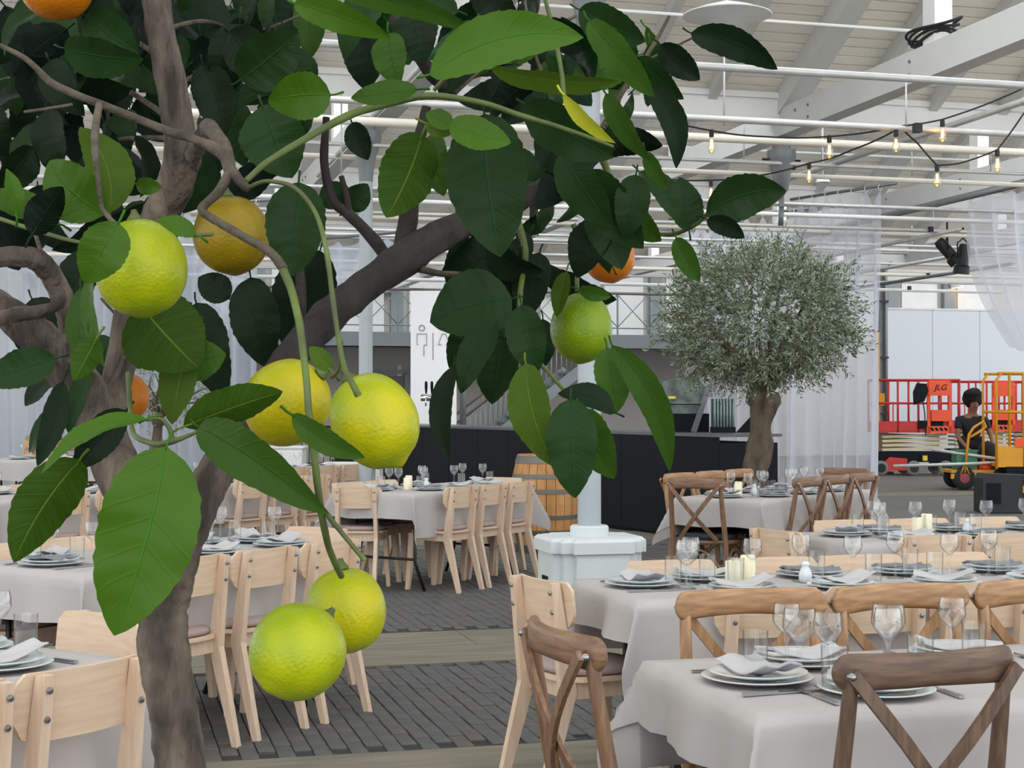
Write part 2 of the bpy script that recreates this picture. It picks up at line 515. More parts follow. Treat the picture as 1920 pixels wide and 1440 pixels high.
jb = MB().box(((PX0 + PX1) / 2, (PY0 + PY1) / 2, -0.012), (PX1 - PX0, PY1 - PY0, 0.012)).build('paving_bed', M_JOINT, floor)
for a, b in bands:
    n = 0; x = -6.0
    while x < 19.0:
        wdt = 2.4
        for q in range(2):
            hh = (b - a) / 2
            if b < 10:
                MB().box((x + wdt / 2 + q * 0.9, a + hh * (q + 0.5), -0.009), (wdt - 0.006, hh - 0.006, 0.03)).build('band_slab', M_BAND, floor)
        x += wdt
    if b > 10:
        MB().box((7, (a + b) / 2, -0.009), (30, b - a, 0.02)).build('band_strip', M_BAND, floor)

# unseen pale slabs added at the sides to bounce daylight onto the ceiling
M_BOUNCE = mat('pale_bounce', srgb(190, 186, 178), 0.85, var=0.06, scale=0.7)
for cx_, cy_, w_, h_ in ((-7.1, 17.5, 5.6, 43.0), (18.3, 5.2, 15.6, 19.4)):
    MB().box((cx_, cy_, -0.005), (w_, h_, 0.012)).build('bounce_slab', M_BOUNCE, floor)

# ---- ceiling --------------------------------------------------------
ceiling = thing('ceiling', 'white boarded saw-pitched timber ceiling over the hall', None, kind='structure')
XR0, XR1 = -10.0, 26.0
def slope_pt(k, s):      # s 0 at ridge, 1 at the next valley
    y = valley(k) - BAY / 2 + s * BAY / 2
    return y, ZV + SLOPE * (1 - s) * BAY / 2
nplank = 25
for k in range(-1, 6):
    back = MB()
    y0, z0 = slope_pt(k, 0); y1, z1 = slope_pt(k, 1)
    back.add([(XR0, y0, z0 + 0.05), (XR1, y0, z0 + 0.05), (XR1, y1, z1 + 0.05), (XR0, y1, z1 + 0.05)], [(0, 1, 2, 3)])
    back.build('roof_sheet', M_PLANK, ceiling)
    sdir = Vector((0, y1 - y0, z1 - z0)); sl = sdir.length; sdir.normalize()
    nrm = Vector((0, sdir.z, -sdir.y))
    wp = sl / nplank
    fieldm = MB()
    for i in range(nplank):
        c = Vector((0, y0, z0)) + sdir * (wp * (i + 0.5)) + nrm * 0.0
        segs = [(-1.6, 2.75), (2.75, 7.05), (7.05, 11.35)] if k == 1 else []
        for a, b in segs:
            mb = MB().bar((a + 0.004, c.y, c.z), (b - 0.004, c.y, c.z), wp - 0.02, 0.022, up=nrm)
            mb.build('plank', M_PLANK, ceiling)
        rest = [(XR0, -1.6), (11.35, XR1)] if k == 1 else [(XR0, XR1)]
        for a, b in rest:
            fieldm.bar((a, c.y, c.z), (b, c.y, c.z), wp - 0.02, 0.022, up=nrm)
    o = fieldm.build('plank_field', M_PLANK, ceiling); o['kind'] = 'stuff'
    # rafters
    x = RX[0] - 4.3
    while x < XR1:
        big = any(abs(x - r) < 0.1 for r in RX)
        w_, h_ = (0.24, 0.26) if big else (0.10, 0.15)
        a = Vector((x, y0, z0)) + nrm * (h_ / 2); b = Vector((x, y1, z1)) + nrm * (h_ / 2)
        if k >= 0 and -2.5 < x < 16:
            MB().bar(a, b, w_, h_, up=nrm).build('rafter', M_TIMBER, ceiling)
        x += 0.86
    # the other slope is glazed: glazing bars only, daylight comes in between them
    yv = valley(k - 1)
    for i in range(0, 26):
        xx = XR0 + 1.44 * i
        MB().bar((xx, yv, ZV), (xx, y0, z0), 0.06, 0.12).build('glazing_bar', M_TIMBER, ceiling)
    MB().box((8, y0, z0 - 0.02), (36, 0.14, 0.2)).build('ridge_beam', M_TIMBER, ceiling)
    # valley beam, tie beams, king posts
    MB().box((8, y1, 4.55), (36, 0.22, 0.30)).build('valley_beam', M_WHITE, ceiling)
    MB().box((8, y1 - 0.125, 4.66), (36, 0.03, 0.06)).build('fascia_strip', M_WHITE, ceiling)
    for r in RX:
        if -2 < r < 16:
            tb = MB().box((r, (valley(k - 1) + valley(k)) / 2, 4.385), (0.2, BAY, 0.29)).build('tie_beam', M_TIMBER, ceiling)
            MB().box((r, y0, (4.53 + z0) / 2), (0.17, 0.2, z0 - 4.53)).build('king_post', M_WHITE, ceiling)
            if k in (1, 2):
                bl = MB()
                for yy in (y1 - 0.5, y1 - 0.8, y0 + 0.3):
                    for zz in (4.32, 4.44):
                        bl.lathe([(0.0, 0.0), (0.014, 0.002), (0.018, 0.012)], 8, (r - 0.115, yy, zz), Matrix.Rotation(pi / 2, 3, 'Y'))
                bl.build('bolt', M_SCREW, tb)
# thin white conduits fixed under the boarding
for px, py, d in ((1520, 45, 14.2), (1480, 285, 21.5)):
    p = W(px, py, d)
    c = MB().tube([(p.x - 3.2, p.y, p.z), (p.x + 3.0, p.y, p.z)], 0.018, 8).build('conduit', M_WHITE, ceiling, True)

# ---- outer walls -----------------------------------------------------
M_WALL = mat('hall_wall_paint', srgb(200, 196, 188), 0.8, var=0.05, scale=0.8)
M_WALLD = mat('taupe_wall_paint', srgb(168, 164, 158), 0.8, var=0.05, scale=0.8)
wb = MB().box((8, 39.1, 3.5), (36, 0.2, 7)).build('wall_back', M_WALL); tag(wb, 'pale rear wall of the hall behind the gallery', None, kind='structure')
def open_side_wall(nm, x, lab):  # unseen walls left open between mullions, added to brighten the ceiling
    t = thing(nm, lab, None, kind='structure')
    MB().box((x, 17.5, 0.5), (0.2, 43, 1.0)).build('sill_wall', M_WALL, t)
    MB().box((x, 17.5, 4.9), (0.2, 43, 0.7)).build('lintel', M_WALL, t)
    y = -4.0
    while y < 39.2:
        MB().box((x, y, 2.8), (0.16, 0.16, 3.6)).build('mullion', M_WHITE, t); y += 2.15
open_side_wall('wall_right', 26.1, 'unseen side wall with tall openings added for daylight beyond the lifts')
open_side_wall('wall_left', -10.1, 'unseen side wall with tall openings added for daylight beyond the drapes')

# ---- gallery (mezzanine) ------------------------------------------------
M_GALBEAM = mat('grey_gallery_steel', srgb(128, 135, 138), 0.5, 0.1, var=0.06, scale=3)
M_RAIL = mat('gallery_rail', srgb(104, 96, 92), 0.5)
gal = thing('gallery', 'raised steel gallery with crossed railing along the rear wall', 'gallery', (0, 0, 0))
GY = 35.0
MB().box((7.5, GY, 2.90), (17, 0.16, 0.32)).build('edge_beam', M_GALBEAM, gal)
MB().box((7.5, GY + 2.0, 2.98), (17, 3.9, 0.12)).build('deck', M_GALBEAM, gal)
MB().tube([(-1, GY, 4.05), (16, GY, 4.05)], 0.035, 8).build('handrail', M_RAIL, gal, True)
MB().tube([(-1, GY, 3.22), (16, GY, 3.22)], 0.018, 6).build('bottom_rail', M_GALBEAM, gal, True)
x = -1.0
while x < 16:
    MB().bar((x, GY, 3.05), (x, GY, 4.05), 0.035, 0.035, up=(0, 1, 0)).build('post', M_GALBEAM, gal)
    c = MB(); c.tube([(x, GY, 3.24), (x + 0.76, GY, 4.02)], 0.012, 6); c.tube([(x, GY, 4.02), (x + 0.76, GY, 3.24)], 0.012, 6)
    c.build('cross_brace', M_GALBEAM, gal, True)
    x += 0.76
# rear facade behind and below the gallery
M_PILASTER = mat('grey_pilaster', srgb(132, 140, 142), 0.6)
fac = thing('trim_1', 'row of grey pilasters on the upper rear wall', None, kind='structure')
for i in range(14):
    xx = 0.3 + i * 1.75
    MB().box((xx, 38.9, 4.4), (0.32, 0.2, 2.7)).build('pilaster', M_PILASTER, fac)
    MB().box((xx + 0.88, 38.96, 4.3), (1.1, 0.08, 2.3)).build('wall_panel', M_WHITE, fac)
low = MB().box((7.5, 37.4, 1.4), (17, 0.12, 2.8)).build('wall_lower', M_WALLD); tag(low, 'taupe wall recessed under the gallery', None, kind='structure')
def door_at(n, px, label):
    p = onY(px, 745, 37.3)
    d_ = thing('door_%d' % n, label, None, (p.x, 37.32, 0), kind='structure')
    MB().box((0, 0, 1.05), (0.95, 0.06, 2.1)).build('door_leaf', mat('door_grey', srgb(108, 108, 106), 0.5), d_)
    fr = MB(); fr.box((-0.53, -0.01, 1.08), (0.1, 0.1, 2.16)); fr.box((0.53, -0.01, 1.08), (0.1, 0.1, 2.16)); fr.box((0, -0.01, 2.2), (1.16, 0.1, 0.1))
    fr.build('door_frame', M_GALBEAM, d_)
    MB().tube([(0.36, -0.06, 1.0), (0.36, -0.06, 1.12)], 0.02, 6).build('handle', M_SCREW, d_, True)
door_at(1, 722, 'grey door in the wall beneath the gallery')
sg = onY(749, 698, 37.3)
s_ = MB().box((sg.x, 37.31, sg.z), (0.1, 0.03, 0.36)).build('wall_sign', mat('sign_white', srgb(205, 205, 200), 0.5)); tag(s_, 'small pale sign on the wall beside the gallery door', 'sign')

# ---- cast iron columns -----------------------------------------------------
def column(pt, label, pedestal=False, capital=True):
    t = thing('column', label, 'column', (pt[0], pt[1], 0), 0, 'columns that carry the roof')
    zb = 0.62 if pedestal else 0.0
    MB().tube([(0, 0, zb), (0, 0, 3.75)], [0.072, 0.066], 20).build('shaft', M_GREYPAINT, t, True, 40)
    MB().lathe([(0.068, 3.6), (0.075, 3.7), (0.10, 3.85), (0.15, 4.0), (0.155, 4.05), (0.155, 4.1), (0.10, 4.1), (0.10, 4.24)], 20).build('capital', M_STEELD, t, True, 40)
    if pedestal:
        # stepped octagonal block: a square core with a narrower projection on each face
        def cross(a, b, z0, z1):
            o = [(-b, -a), (b, -a), (b, -b - .0), (a, -b), (a, b), (b, b), (b, a), (-b, a), (-b, b), (-a, b), (-a, -b), (-b, -b)]
            return [(x, y) for x, y in o]
        pb_ = MB()
        e, c_ = 0.278, 0.228
        for (z0, z1, gsc) in ((0, 0.5, 1.0),):
            pb_.box((0, 0, 0.25), (2 * c_, 2 * c_, 0.5)); pb_.box((0, 0, 0.25), (0.33, 2 * e, 0.5)); pb_.box((0, 0, 0.25), (2 * e, 0.33, 0.5))
        ped = pb_.build('pedestal', M_PEDESTAL, t)
        cp = MB(); g = 0.022
        for (sx, sy), dz in (((c_, c_), 0.0), ((0.165, e), 0.0012), ((e, 0.165), 0.0024)):
            sx += g; sy += g; n0 = len(cp.v)
            cp.add([(-sx, -sy, 0.5), (sx, -sy, 0.5), (sx, sy, 0.5), (-sx, sy, 0.5), (-sx, -sy, 0.565), (sx, -sy, 0.565), (sx, sy, 0.565), (-sx, sy, 0.565),
                    (-sx + .02, -sy + .02, 0.585), (sx - .02, -sy + .02, 0.585), (sx - .02, sy - .02, 0.585), (-sx + .02, sy - .02, 0.585)],
                   [(3, 2, 1, 0), (0, 1, 5, 4), (1, 2, 6, 5), (2, 3, 7, 6), (3, 0, 4, 7), (4, 5, 9, 8), (5, 6, 10, 9), (6, 7, 11, 10), (7, 4, 8, 11), (8, 9, 10, 11)])
            cp.v[n0:] = [(a, b, z + (dz if z > 0.55 else -dz)) for a, b, z in cp.v[n0:]]
        cp.build('pedestal_cap', M_PEDESTAL, ped)
        MB().lathe([(0.118, 0.58), (0.118, 0.64), (0.108, 0.65), (0.07, 0.65)], 28).build('collar', M_PEDESTAL, ped, True, 30)
        MB().box((-e - 0.002, 0.0, 0.30), (0.012, 0.11, 0.1)).build('vent_opening', M_BLACK, ped)
    return t
P1 = W(1105, 1000, 9.45)
column((P1.x, P1.y), 'grey iron column on a white stepped pedestal', True)
P2 = onY(686, 500, 15.2); column((P2.x, P2.y), 'slender grey column behind the lemon tree branches')
P3 = onY(1465, 300, 15.2)
hp = thing('drain_hopper', 'dark flared rainwater hopper under the tie beam', 'hopper', (P3.x, P3.y, 0))
MB().lathe([(0.03, 3.5), (0.03, 3.62), (0.075, 3.68), (0.10, 3.85), (0.15, 4.0), (0.155, 4.05), (0.155, 4.1), (0.10, 4.1), (0.10, 4.24)], 20).build('funnel', M_STEELD, hp, True, 40)
MB().tube([(-0.22, 0, 4.0), (0.22, 0, 4.0)], 0.015, 8).build('bracket', M_BLACKMET, hp, True)
MB().tube([(0, 0, 3.5), (0.0, 0.02, 3.3)], 0.03, 8).build('spout', M_STEELD, hp, True)

# ---- steel pipe grid under the roof -------------------------------------------
grid_ = thing('pipe_grid', 'galvanised steel pipe grid hung under the roof', 'pipe grid')
def vpipe(px, py, d, r, m=M_STEEL, x0=-4.0, x1=18.0):
    p = W(px, py, d)
    return MB().tube([(x0, p.y, p.z), (x1, p.y, p.z)], r, 10).build('pipe', m, grid_, True)
def upipe(pxa, pya, da, pxb, r, m=M_STEEL, ext=(0, 0)):
    a = W(pxa, pya, da); rr = ray(pxb, 500); yb = a.x / rr.x * rr.y
    lo, hi = min(a.y, yb) - ext[0], max(a.y, yb) + ext[1]
    return MB().tube([(a.x, lo, a.z), (a.x, hi, a.z)], r, 10).build('pipe', m, grid_, True)
M_PIPEW = mat('cream_pipe', srgb(226, 221, 208), 0.5)
for a in ((1600, 141, 10.5, 0.026), (1600, 236, 12.5, 0.028), (1600, 271, 13.6, 0.036, M_PIPEW), (1600, 312, 16.6, 0.022), (1600, 334, 17.0, 0.026, M_PIPEW),
          (1730, 391, 20.5, 0.024), (1730, 411, 21.0, 0.03, M_WHITE), (1730, 432, 22.0, 0.028), (1730, 440, 23.0, 0.03, M_PIPEW), (1730, 462, 25.0, 0.022),
          (1730, 471, 26.0, 0.028), (1730, 496, 27.0, 0.026), (1730, 516, 28.5, 0.035, M_PIPEW), (1730, 530, 30, 0.022), (1730, 545, 31.5, 0.035, M_WHITE)):
    vpipe(*a)
upipe(1920, 190, 13.2, 1480, 0.03, ext=(1, 0))
upipe(1920, 345, 19.0, 1640, 0.032, M_STEELD, ext=(2, 3))
upipe(1800, 430, 21.5, 1650, 0.03, M_STEEL, ext=(0, 2))
upipe(1790, 480, 24.0, 1640, 0.03, M_STEEL, ext=(1, 2))
upipe(1830, 505, 25.0, 1650, 0.03, M_STEELD, ext=(1, 2))
upipe(680, 240, 14.0, 800, 0.024, ext=(4, 3)); upipe(420, 330, 16.0, 480, 0.024, ext=(4, 4))
# droppers that carry the grid
for px, py, d, h in ((1395, 300, 16.6, 0.75), (1541, 300, 16.9, 0.7), (1699, 240, 12.6, 0.4), (1858, 320, 17.0, 0.4), (1710, 330, 17, 0.35), (1358, 235, 12.6, 0.9), (1750, 440, 23, 0.45), (1710, 470, 26, 0.5), (640, 330, 15, 0.8), (250, 250, 14, 0.8)):
    p = W(px, py, d)
    MB().tube([(p.x, p.y, p.z), (p.x, p.y, min(p.z + h, 4.4))], 0.008, 6).build('hanger', M_STEEL, grid_, True)
for px, py, d in ((1485, 312, 16.6), (1720, 240, 12.5), (1745, 430, 22), (1669, 495, 27), (1740, 516, 28.5), (1705, 540, 31)):
    p = W(px, py, d)
    MB().box(p, (0.06, 0.06, 0.075)).build('clamp', M_BLACKMET, grid_)

# ================================================================== TABLES AND CHAIRS
def rot2(v, a): return Vector((v.x * cos(a) - v.y * sin(a), v.x * sin(a) + v.y * cos(a), v.z))

# ---- pale beech chair ------------------------------------------------
def make_beech():
    parts = []
    # rear legs: splayed foot, knee at the seat, straight post above
    for s in (-1, 1):
        mb = MB()
        P = [Vector((s * 0.150, -0.275, 0.0)), Vector((s * 0.146, -0.165, 0.40)), Vector((s * 0.140, -0.215, 0.775))]
        wy = [0.030, 0.060, 0.032]; wx = [0.026, 0.030, 0.028]
        V = []
        for i, p in enumerate(P):
            for sx, sy in ((-1, -1), (1, -1), (1, 1), (-1, 1)):
                V.append(p + Vector((sx * wx[i] / 2, sy * wy[i] / 2, 0)))
        mb.add(V, [(3, 2, 1, 0), (8, 9, 10, 11)] + [(i * 4 + k, i * 4 + (k + 1) % 4, i * 4 + 4 + (k + 1) % 4, i * 4 + 4 + k) for i in (0, 1) for k in range(4)])
        scs = []
        for zz in (0.742, 0.676):
            sc = MB()
            t = (zz - 0.40) / 0.375; y = -0.165 - 0.05 * t - 0.017 - 0.004
            sc.lathe([(0.0, 0.004), (0.0075, 0.003), (0.0085, 0.0)], 10, (s * 0.141, y, zz), Matrix.Rotation(pi / 2, 3, 'X'))
            scs.append(('screw', sc.mesh('beech_screw', M_SCREW)))
        parts.append(('leg', mb.mesh('beech_rear_leg', M_BEECH), scs))
    for s in (-1, 1):
        mb = MB()
        mb.bar((s * 0.165, 0.185, 0.0), (s * 0.145, 0.150, 0.425), 0.028, 0.028, up=(0, 1, 0), w2=0.036, h2=0.055)
        parts.append(('leg', mb.mesh('beech_front_leg', M_BEECH), []))
    # curved plywood backrest with rounded ends
    N, Mv = 18, 6
    hw, z0, z1 = 0.187, 0.618, 0.778
    def yb(u): return -0.212 + 0.050 * (1 - cos(u / hw * 1.15)) * 1.2
    front, backv = [], []
    rows = []
    for i in range(N + 1):
        u = -hw + 2 * hw * i / N
        e = hw - abs(u); rr = 0.055
        cut = 0.0 if e > rr else rr - sqrt(max(0, rr * rr - (rr - e) ** 2))
        top_c = 0.0 if e > 0.03 else 0.03 - sqrt(max(0, 0.0009 - (0.03 - e) ** 2))
        za, zb = z0 + cut * 0.9, z1 - top_c * 0.9
        rows.append((u, za, zb))
    mb = MB(); V = []
    th = 0.011
    for side in (0, 1):
        for u, za, zb in rows:
            for j in range(Mv + 1):
                z = za + (zb - za) * j / Mv
                lean = -(z - z0) * 0.11
                V.append((u, yb(u) + 0.018 + lean + side * th, z))
    Fc = []; st = (N + 1) * (Mv + 1)
    for i in range(N):
        for j in range(Mv):
            a = i * (Mv + 1) + j
            Fc.append((a, a + Mv + 1, a + Mv + 2, a + 1)); b = a + st
            Fc.append((b, b + 1, b + Mv + 2, b + Mv + 1))
    def strip(l):
        for a, b in zip(l, l[1:]): Fc.append((a, a + st, b + st, b))
    strip([i * (Mv + 1) for i in range(N, -1, -1)]); strip([i * (Mv + 1) + Mv for i in range(N + 1)])
    strip([j for j in range(Mv + 1)]); strip([N * (Mv + 1) + j for j in range(Mv, -1, -1)])
    mb.add(V, Fc)
    parts.append(('backrest', mb.mesh('beech_backrest', M_BEECHPLY, True, 40), []))
    # seat: rounded square ply plate, apron, round pad
    def sq(r, n=32, p=3.2):
        o = []
        for k in range(n):
            a = 2 * pi * k / n; c, s = cos(a), sin(a)
            m = (abs(c) ** p + abs(s) ** p) ** (-1 / p)
            o.append((r * c * m, r * s * m))
        return o
    mb = MB(); mb.prism(sq(0.192), (0, 0, 0.435), (1, 0, 0), (0, 1, 0), 0.016)
    ap = MB()
    ap.box((0, 0.150, 0.405), (0.27, 0.022, 0.06)); ap.box((0, -0.150, 0.405), (0.27, 0.022, 0.06))
    ap.box((-0.142, 0, 0.405), (0.022, 0.30, 0.06)); ap.box((0.142, 0, 0.405), (0.022, 0.30, 0.06))
    parts.append(('seat', mb.mesh('beech_seat', M_BEECHPLY), []))
    parts.append(('apron', ap.mesh('beech_apron', M_BEECH), []))
    pd = MB(); n = 32
    rings = [(0.165, 0.452), (0.180, 0.458), (0.182, 0.470), (0.17, 0.480), (0.10, 0.484)]
    V = []; Fc = []
    for r, z in rings: V += [(x, y, z) for x, y in sq(r, n, 2.6)]
    V.append((0, 0, 0.482))
    for i in range(len(rings) - 1):
        for k in range(n): Fc.append((i * n + k, i * n + (k + 1) % n, (i + 1) * n + (k + 1) % n, (i + 1) * n + k))
    b = (len(rings) - 1) * n
    for k in range(n): Fc.append((b + k, b + (k + 1) % n, len(V) - 1))
    pd.add(V, Fc)
    parts.append(('seat_pad', pd.mesh('beech_seat_pad', M_CUSHION, True), []))
    return parts

# ---- crossback chair --------------------------------------------------
def make_cross(m, key, mv):
    parts = []
    def leg_pt(s, z):
        if z <= 0.45: t = z / 0.45; return Vector((s * (0.205 - 0.015 * t), -0.235 + 0.045 * t, z))
        t = (z - 0.45) / 0.42; return Vector((s * (0.190 - 0.012 * t), -0.19 - 0.075 * t - 0.02 * t * (1 - t), z))
    for s in (-1, 1):
        zs = [0, 0.22, 0.45, 0.6, 0.75, 0.86]
        mb = MB().tube([leg_pt(s, z) for z in zs], [0.016, 0.018, 0.0195, 0.018, 0.0165, 0.0155], 12)
        bo = MB().lathe([(0, 0.012), (0.006, 0.010), (0.009, 0.004), (0.009, -0.004)], 10, leg_pt(s, 0.845) + Vector((s * 0.012, -0.018, 0.0)), Matrix.Rotation(pi / 2, 3, 'X'))
        parts.append(('leg', mb.mesh(key + '_rear_leg', mv, True, 50), [('bolt', bo.mesh(key + '_bolt', M_SCREW, True))]))
    for s in (-1, 1):
        mb = MB().tube([(s * 0.195, 0.20, 0), (s * 0.185, 0.185, 0.24), (s * 0.175, 0.165, 0.45)], [0.014, 0.017, 0.019], 12)
        parts.append(('leg', mb.mesh(key + '_front_leg', mv, True, 50), []))
    # top rail: thick, bowed to the back, fat rounded ends
    N = 34; pts = []; V = []; Fc = []; n = 16
    for i in range(N + 1):
        u = sin((-1 + 2 * i / N) * pi / 2)
        x = u * 0.213
        y = -0.292 + 0.050 * u * u
        z = 0.853 - 0.006 * u * u
        e = 1 - abs(u)
        k = 1.0 if e > 0.12 else sqrt(max(0.0, 1 - ((0.12 - e) / 0.12) ** 2)) * 0.72 + 0.28 * (e / 0.12)
        hh = (0.034 + 0.005 * abs(u)) * max(k, 0.02); tt = (0.0145 + 0.004 * abs(u) ** 3) * max(k, 0.02)
        ty = 0.10 * u / 0.218
        for q in range(n):
            a = 2 * pi * q / n
            c_, s_ = cos(a), sin(a)
            cc = math.copysign(abs(c_) ** 0.75, c_); ss = math.copysign(abs(s_) ** 0.75, s_)
            V.append((x - ty * 0.2 * cc * tt, y + cc * tt, z + ss * hh))
    for i in range(N):
        for q in range(n): Fc.append((i * n + q, (i + 1) * n + q, (i + 1) * n + (q + 1) % n, i * n + (q + 1) % n))
    Fc.append(tuple(range(n))); Fc.append(tuple(N * n + q for q in range(n - 1, -1, -1)))
    parts.append(('top_rail', MB().add(V, Fc).mesh(key + '_rail', m, True, 60), []))
    # crossing braces: flat bent strips
    for s in (-1, 1):
        mb = MB(); pts = []
        for i in range(9):
            t = i / 8
            x = s * (0.190 - 0.325 * t); z = 0.850 - 0.385 * t
            y = -0.285 + 0.075 * t - 0.035 * sin(pi * t) - (0.008 if s > 0 else -0.006)
            pts.append(Vector((x, y, z)))
        wv = Vector((0.385, 0, -s * 0.325)).normalized() * 0.0135; tv = Vector((0, 0.0058, 0))
        V4 = []
        for q in pts: V4 += [q - wv - tv, q + wv - tv, q + wv + tv, q - wv + tv]
        F4 = [(3, 2, 1, 0), (32, 33, 34, 35)] + [(i * 4 + k, i * 4 + (k + 1) % 4, i * 4 + 4 + (k + 1) % 4, i * 4 + 4 + k) for i in range(8) for k in range(4)]
        mb.add(V4, F4)
        parts.append(('cross_brace', mb.mesh(key + '_brace', mv, True, 35), []))
    sb = MB().lathe([(0.165, 0.437), (0.206, 0.437), (0.212, 0.45), (0.206, 0.463), (0.17, 0.465), (0.165, 0.455), (0.165, 0.437)], 28)
    parts.append(('seat_frame', sb.mesh(key + '_seat_frame', m, True, 40), []))
    pd = MB().lathe([(0, 0.452), (0.18, 0.455), (0.196, 0.468), (0.196, 0.484), (0.18, 0.494), (0.1, 0.498), (0, 0.497)], 28)
    parts.append(('seat_pad', pd.mesh(key + '_pad', M_CUSHIOND, True), []))
    for s in (-1, 1):       # bent hoops under the seat
        hp = MB().tube([Vector((s * (0.188 - 0.004 * sin(pi * t)), -0.2 + 0.385 * t, 0.24 + 0.16 * sin(pi * t))) for t in [i / 10 for i in range(11)]], 0.009, 8)
        parts.append(('hoop', hp.mesh(key + '_hoop', m, True), []))
    st = MB(); st.tube([(-0.18, 0.185, 0.28), (0.18, 0.185, 0.28)], 0.010, 8)
    parts.append(('stretcher', st.mesh(key + '_stretcher', m, True), []))
    hb = MB().tube([Vector((0.195 * (2 * t - 1), -0.215, 0.24 + 0.16 * sin(pi * t))) for t in [i / 12 for i in range(13)]], 0.009, 8)
    parts.append(('hoop', hb.mesh(key + '_back_hoop', m, True), []))
    return parts
CHAIR = {'beech': make_beech(), 'cross': make_cross(M_OAKB, 'cross', M_OAKBV), 'honey': make_cross(M_OAKL, 'honey', M_OAKLV), 'dark': make_cross(M_OAKD, 'dark', M_OAKDV)}
CHAIR_TXT = {'beech': ('beech_chair', 'pale beech chair'), 'cross': ('crossback_chair', 'brown crossback chair'), 'honey': ('crossback_chair', 'honey crossback chair'), 'dark': ('crossback_chair', 'dark crossback chair')}

# ---- tableware -----------------------------------------------------------
def one(mb, name, m, smooth=True, angle=50): return [(None, mb.mesh(name, m, smooth, angle), [])]
PLATE_L = one(MB().lathe([(0, 0.006), (0.075, 0.006), (0.085, 0.009), (0.118, 0.017), (0.128, 0.019), (0.130, 0.021), (0.126, 0.0225), (0.085, 0.0135), (0.076, 0.010), (0, 0.010)][::-1], 40), 'dinner_plate', M_CHINA)
PLATE_S = one(MB().lathe([(0, 0.005), (0.066, 0.005), (0.076, 0.009), (0.106, 0.017), (0.112, 0.019), (0.114, 0.021), (0.110, 0.0225), (0.075, 0.0135), (0.066, 0.0095), (0, 0.0095)][::-1], 40), 'side_plate', M_CHINA)
def wine_prof(h=0.17, rb=0.034, rt=0.029, hb=0.082):
    o = [(0, 0.0), (0.032, 0.0), (0.033, 0.0015), (0.010, 0.006), (0.0045, 0.012), (0.004, h - hb - 0.012), (0.006, h - hb - 0.004)]
    n = 8
    for i in range(n + 1):
        t = i / n
        r = rb * sin(min(1.0, t / 0.55) * pi / 2) if t < 0.55 else rb + (rt - rb) * ((t - 0.55) / 0.45) ** 1.5
        if i: o.append((max(r, 0.006), h - hb + hb * t))
    inner = [(r - 0.0011, z + (0.0012 if i < 3 else 0)) for i, (r, z) in enumerate(o[7:])]
    return o + inner[::-1] + [(0, h - hb + 0.004)]
WINE = one(MB().lathe(wine_prof(), 28), 'wine_glass', M_GLASS, True, 60)
GOBLET = one(MB().lathe(wine_prof(0.165, 0.041, 0.036, 0.09), 28), 'goblet', M_GLASS, True, 60)
TUMBLER = one(MB().lathe([(0, 0), (0.026, 0), (0.028, 0.004), (0.0305, 0.105), (0.0295, 0.105), (0.0265, 0.012), (0, 0.010)], 28), 'tumbler', M_GLASS, True, 40)
SHAKER = [('body', MB().lathe([(0, 0), (0.020, 0), (0.024, 0.012), (0.024, 0.03), (0.017, 0.048), (0.013, 0.056), (0.016, 0.066)], 20).mesh('shaker_body', M_CHINA, True), []),
          ('cap', MB().lathe([(0.016, 0.066), (0.014, 0.073), (0.006, 0.077), (0, 0.077)], 20).mesh('shaker_cap', M_CHINA, True), [])]
CANDLE = [('wax', MB().lathe([(0, 0), (0.026, 0), (0.027, 0.004), (0.027, 0.086), (0.024, 0.09), (0.012, 0.087), (0, 0.086)], 24).mesh('candle_wax', M_CANDLE, True, 50), []),
          ('wick', MB().tube([(0, 0, 0.086), (0.001, 0, 0.097)], 0.0012, 5).mesh('candle_wick', M_BLACK), [])]
def make_napkin(seed, m):
    rn = random.Random(seed)
    L, Wn = 0.215, 0.105
    lift = rn.uniform(0.008, 0.022); ph = rn.uniform(0, 6)
    mb = MB(); nu, nv = 14, 6; th = 0.007
    V = []
    for side in (0, 1):
        for i in range(nu + 1):
            for j in range(nv + 1):
                u, v = i / nu - 0.5, j / nv - 0.5
                x = u * L * (1 - 0.10 * (v + 0.5)); y = v * Wn
                z = 0.006 * sin(u * 7 + ph) + lift * (2 * u) ** 2 * (1 if u > 0 else 0.5) + 0.004 * sin(v * 9 + ph + u * 4)
                t = th * (1 - 0.5 * abs(2 * v) ** 4)
                V.append((x, y, z + 0.008 + (t if side else 0)))
    st = (nu + 1) * (nv + 1); Fc = []
    for i in range(nu):
        for j in range(nv):
            a = i * (nv + 1) + j
            Fc.append((a, a + 1, a + nv + 2, a + nv + 1)); b = a + st; Fc.append((b, b + nv + 1, b + nv + 2, b + 1))
    def strip(l):
        for a, b in zip(l, l[1:]): Fc.append((a, b, b + st, a + st))
    strip([i * (nv + 1) for i in range(nu + 1)]); strip([i * (nv + 1) + nv for i in range(nu, -1, -1)])
    strip([j for j in range(nv, -1, -1)]); strip([nu * (nv + 1) + j for j in range(nv + 1)])
    mb.add(V, Fc)
    return one(mb, 'napkin', m, True, 60)
NAPKINS = [make_napkin(i, M_NAPKIN) for i in range(4)] + [make_napkin(7, M_NAPKIND)]
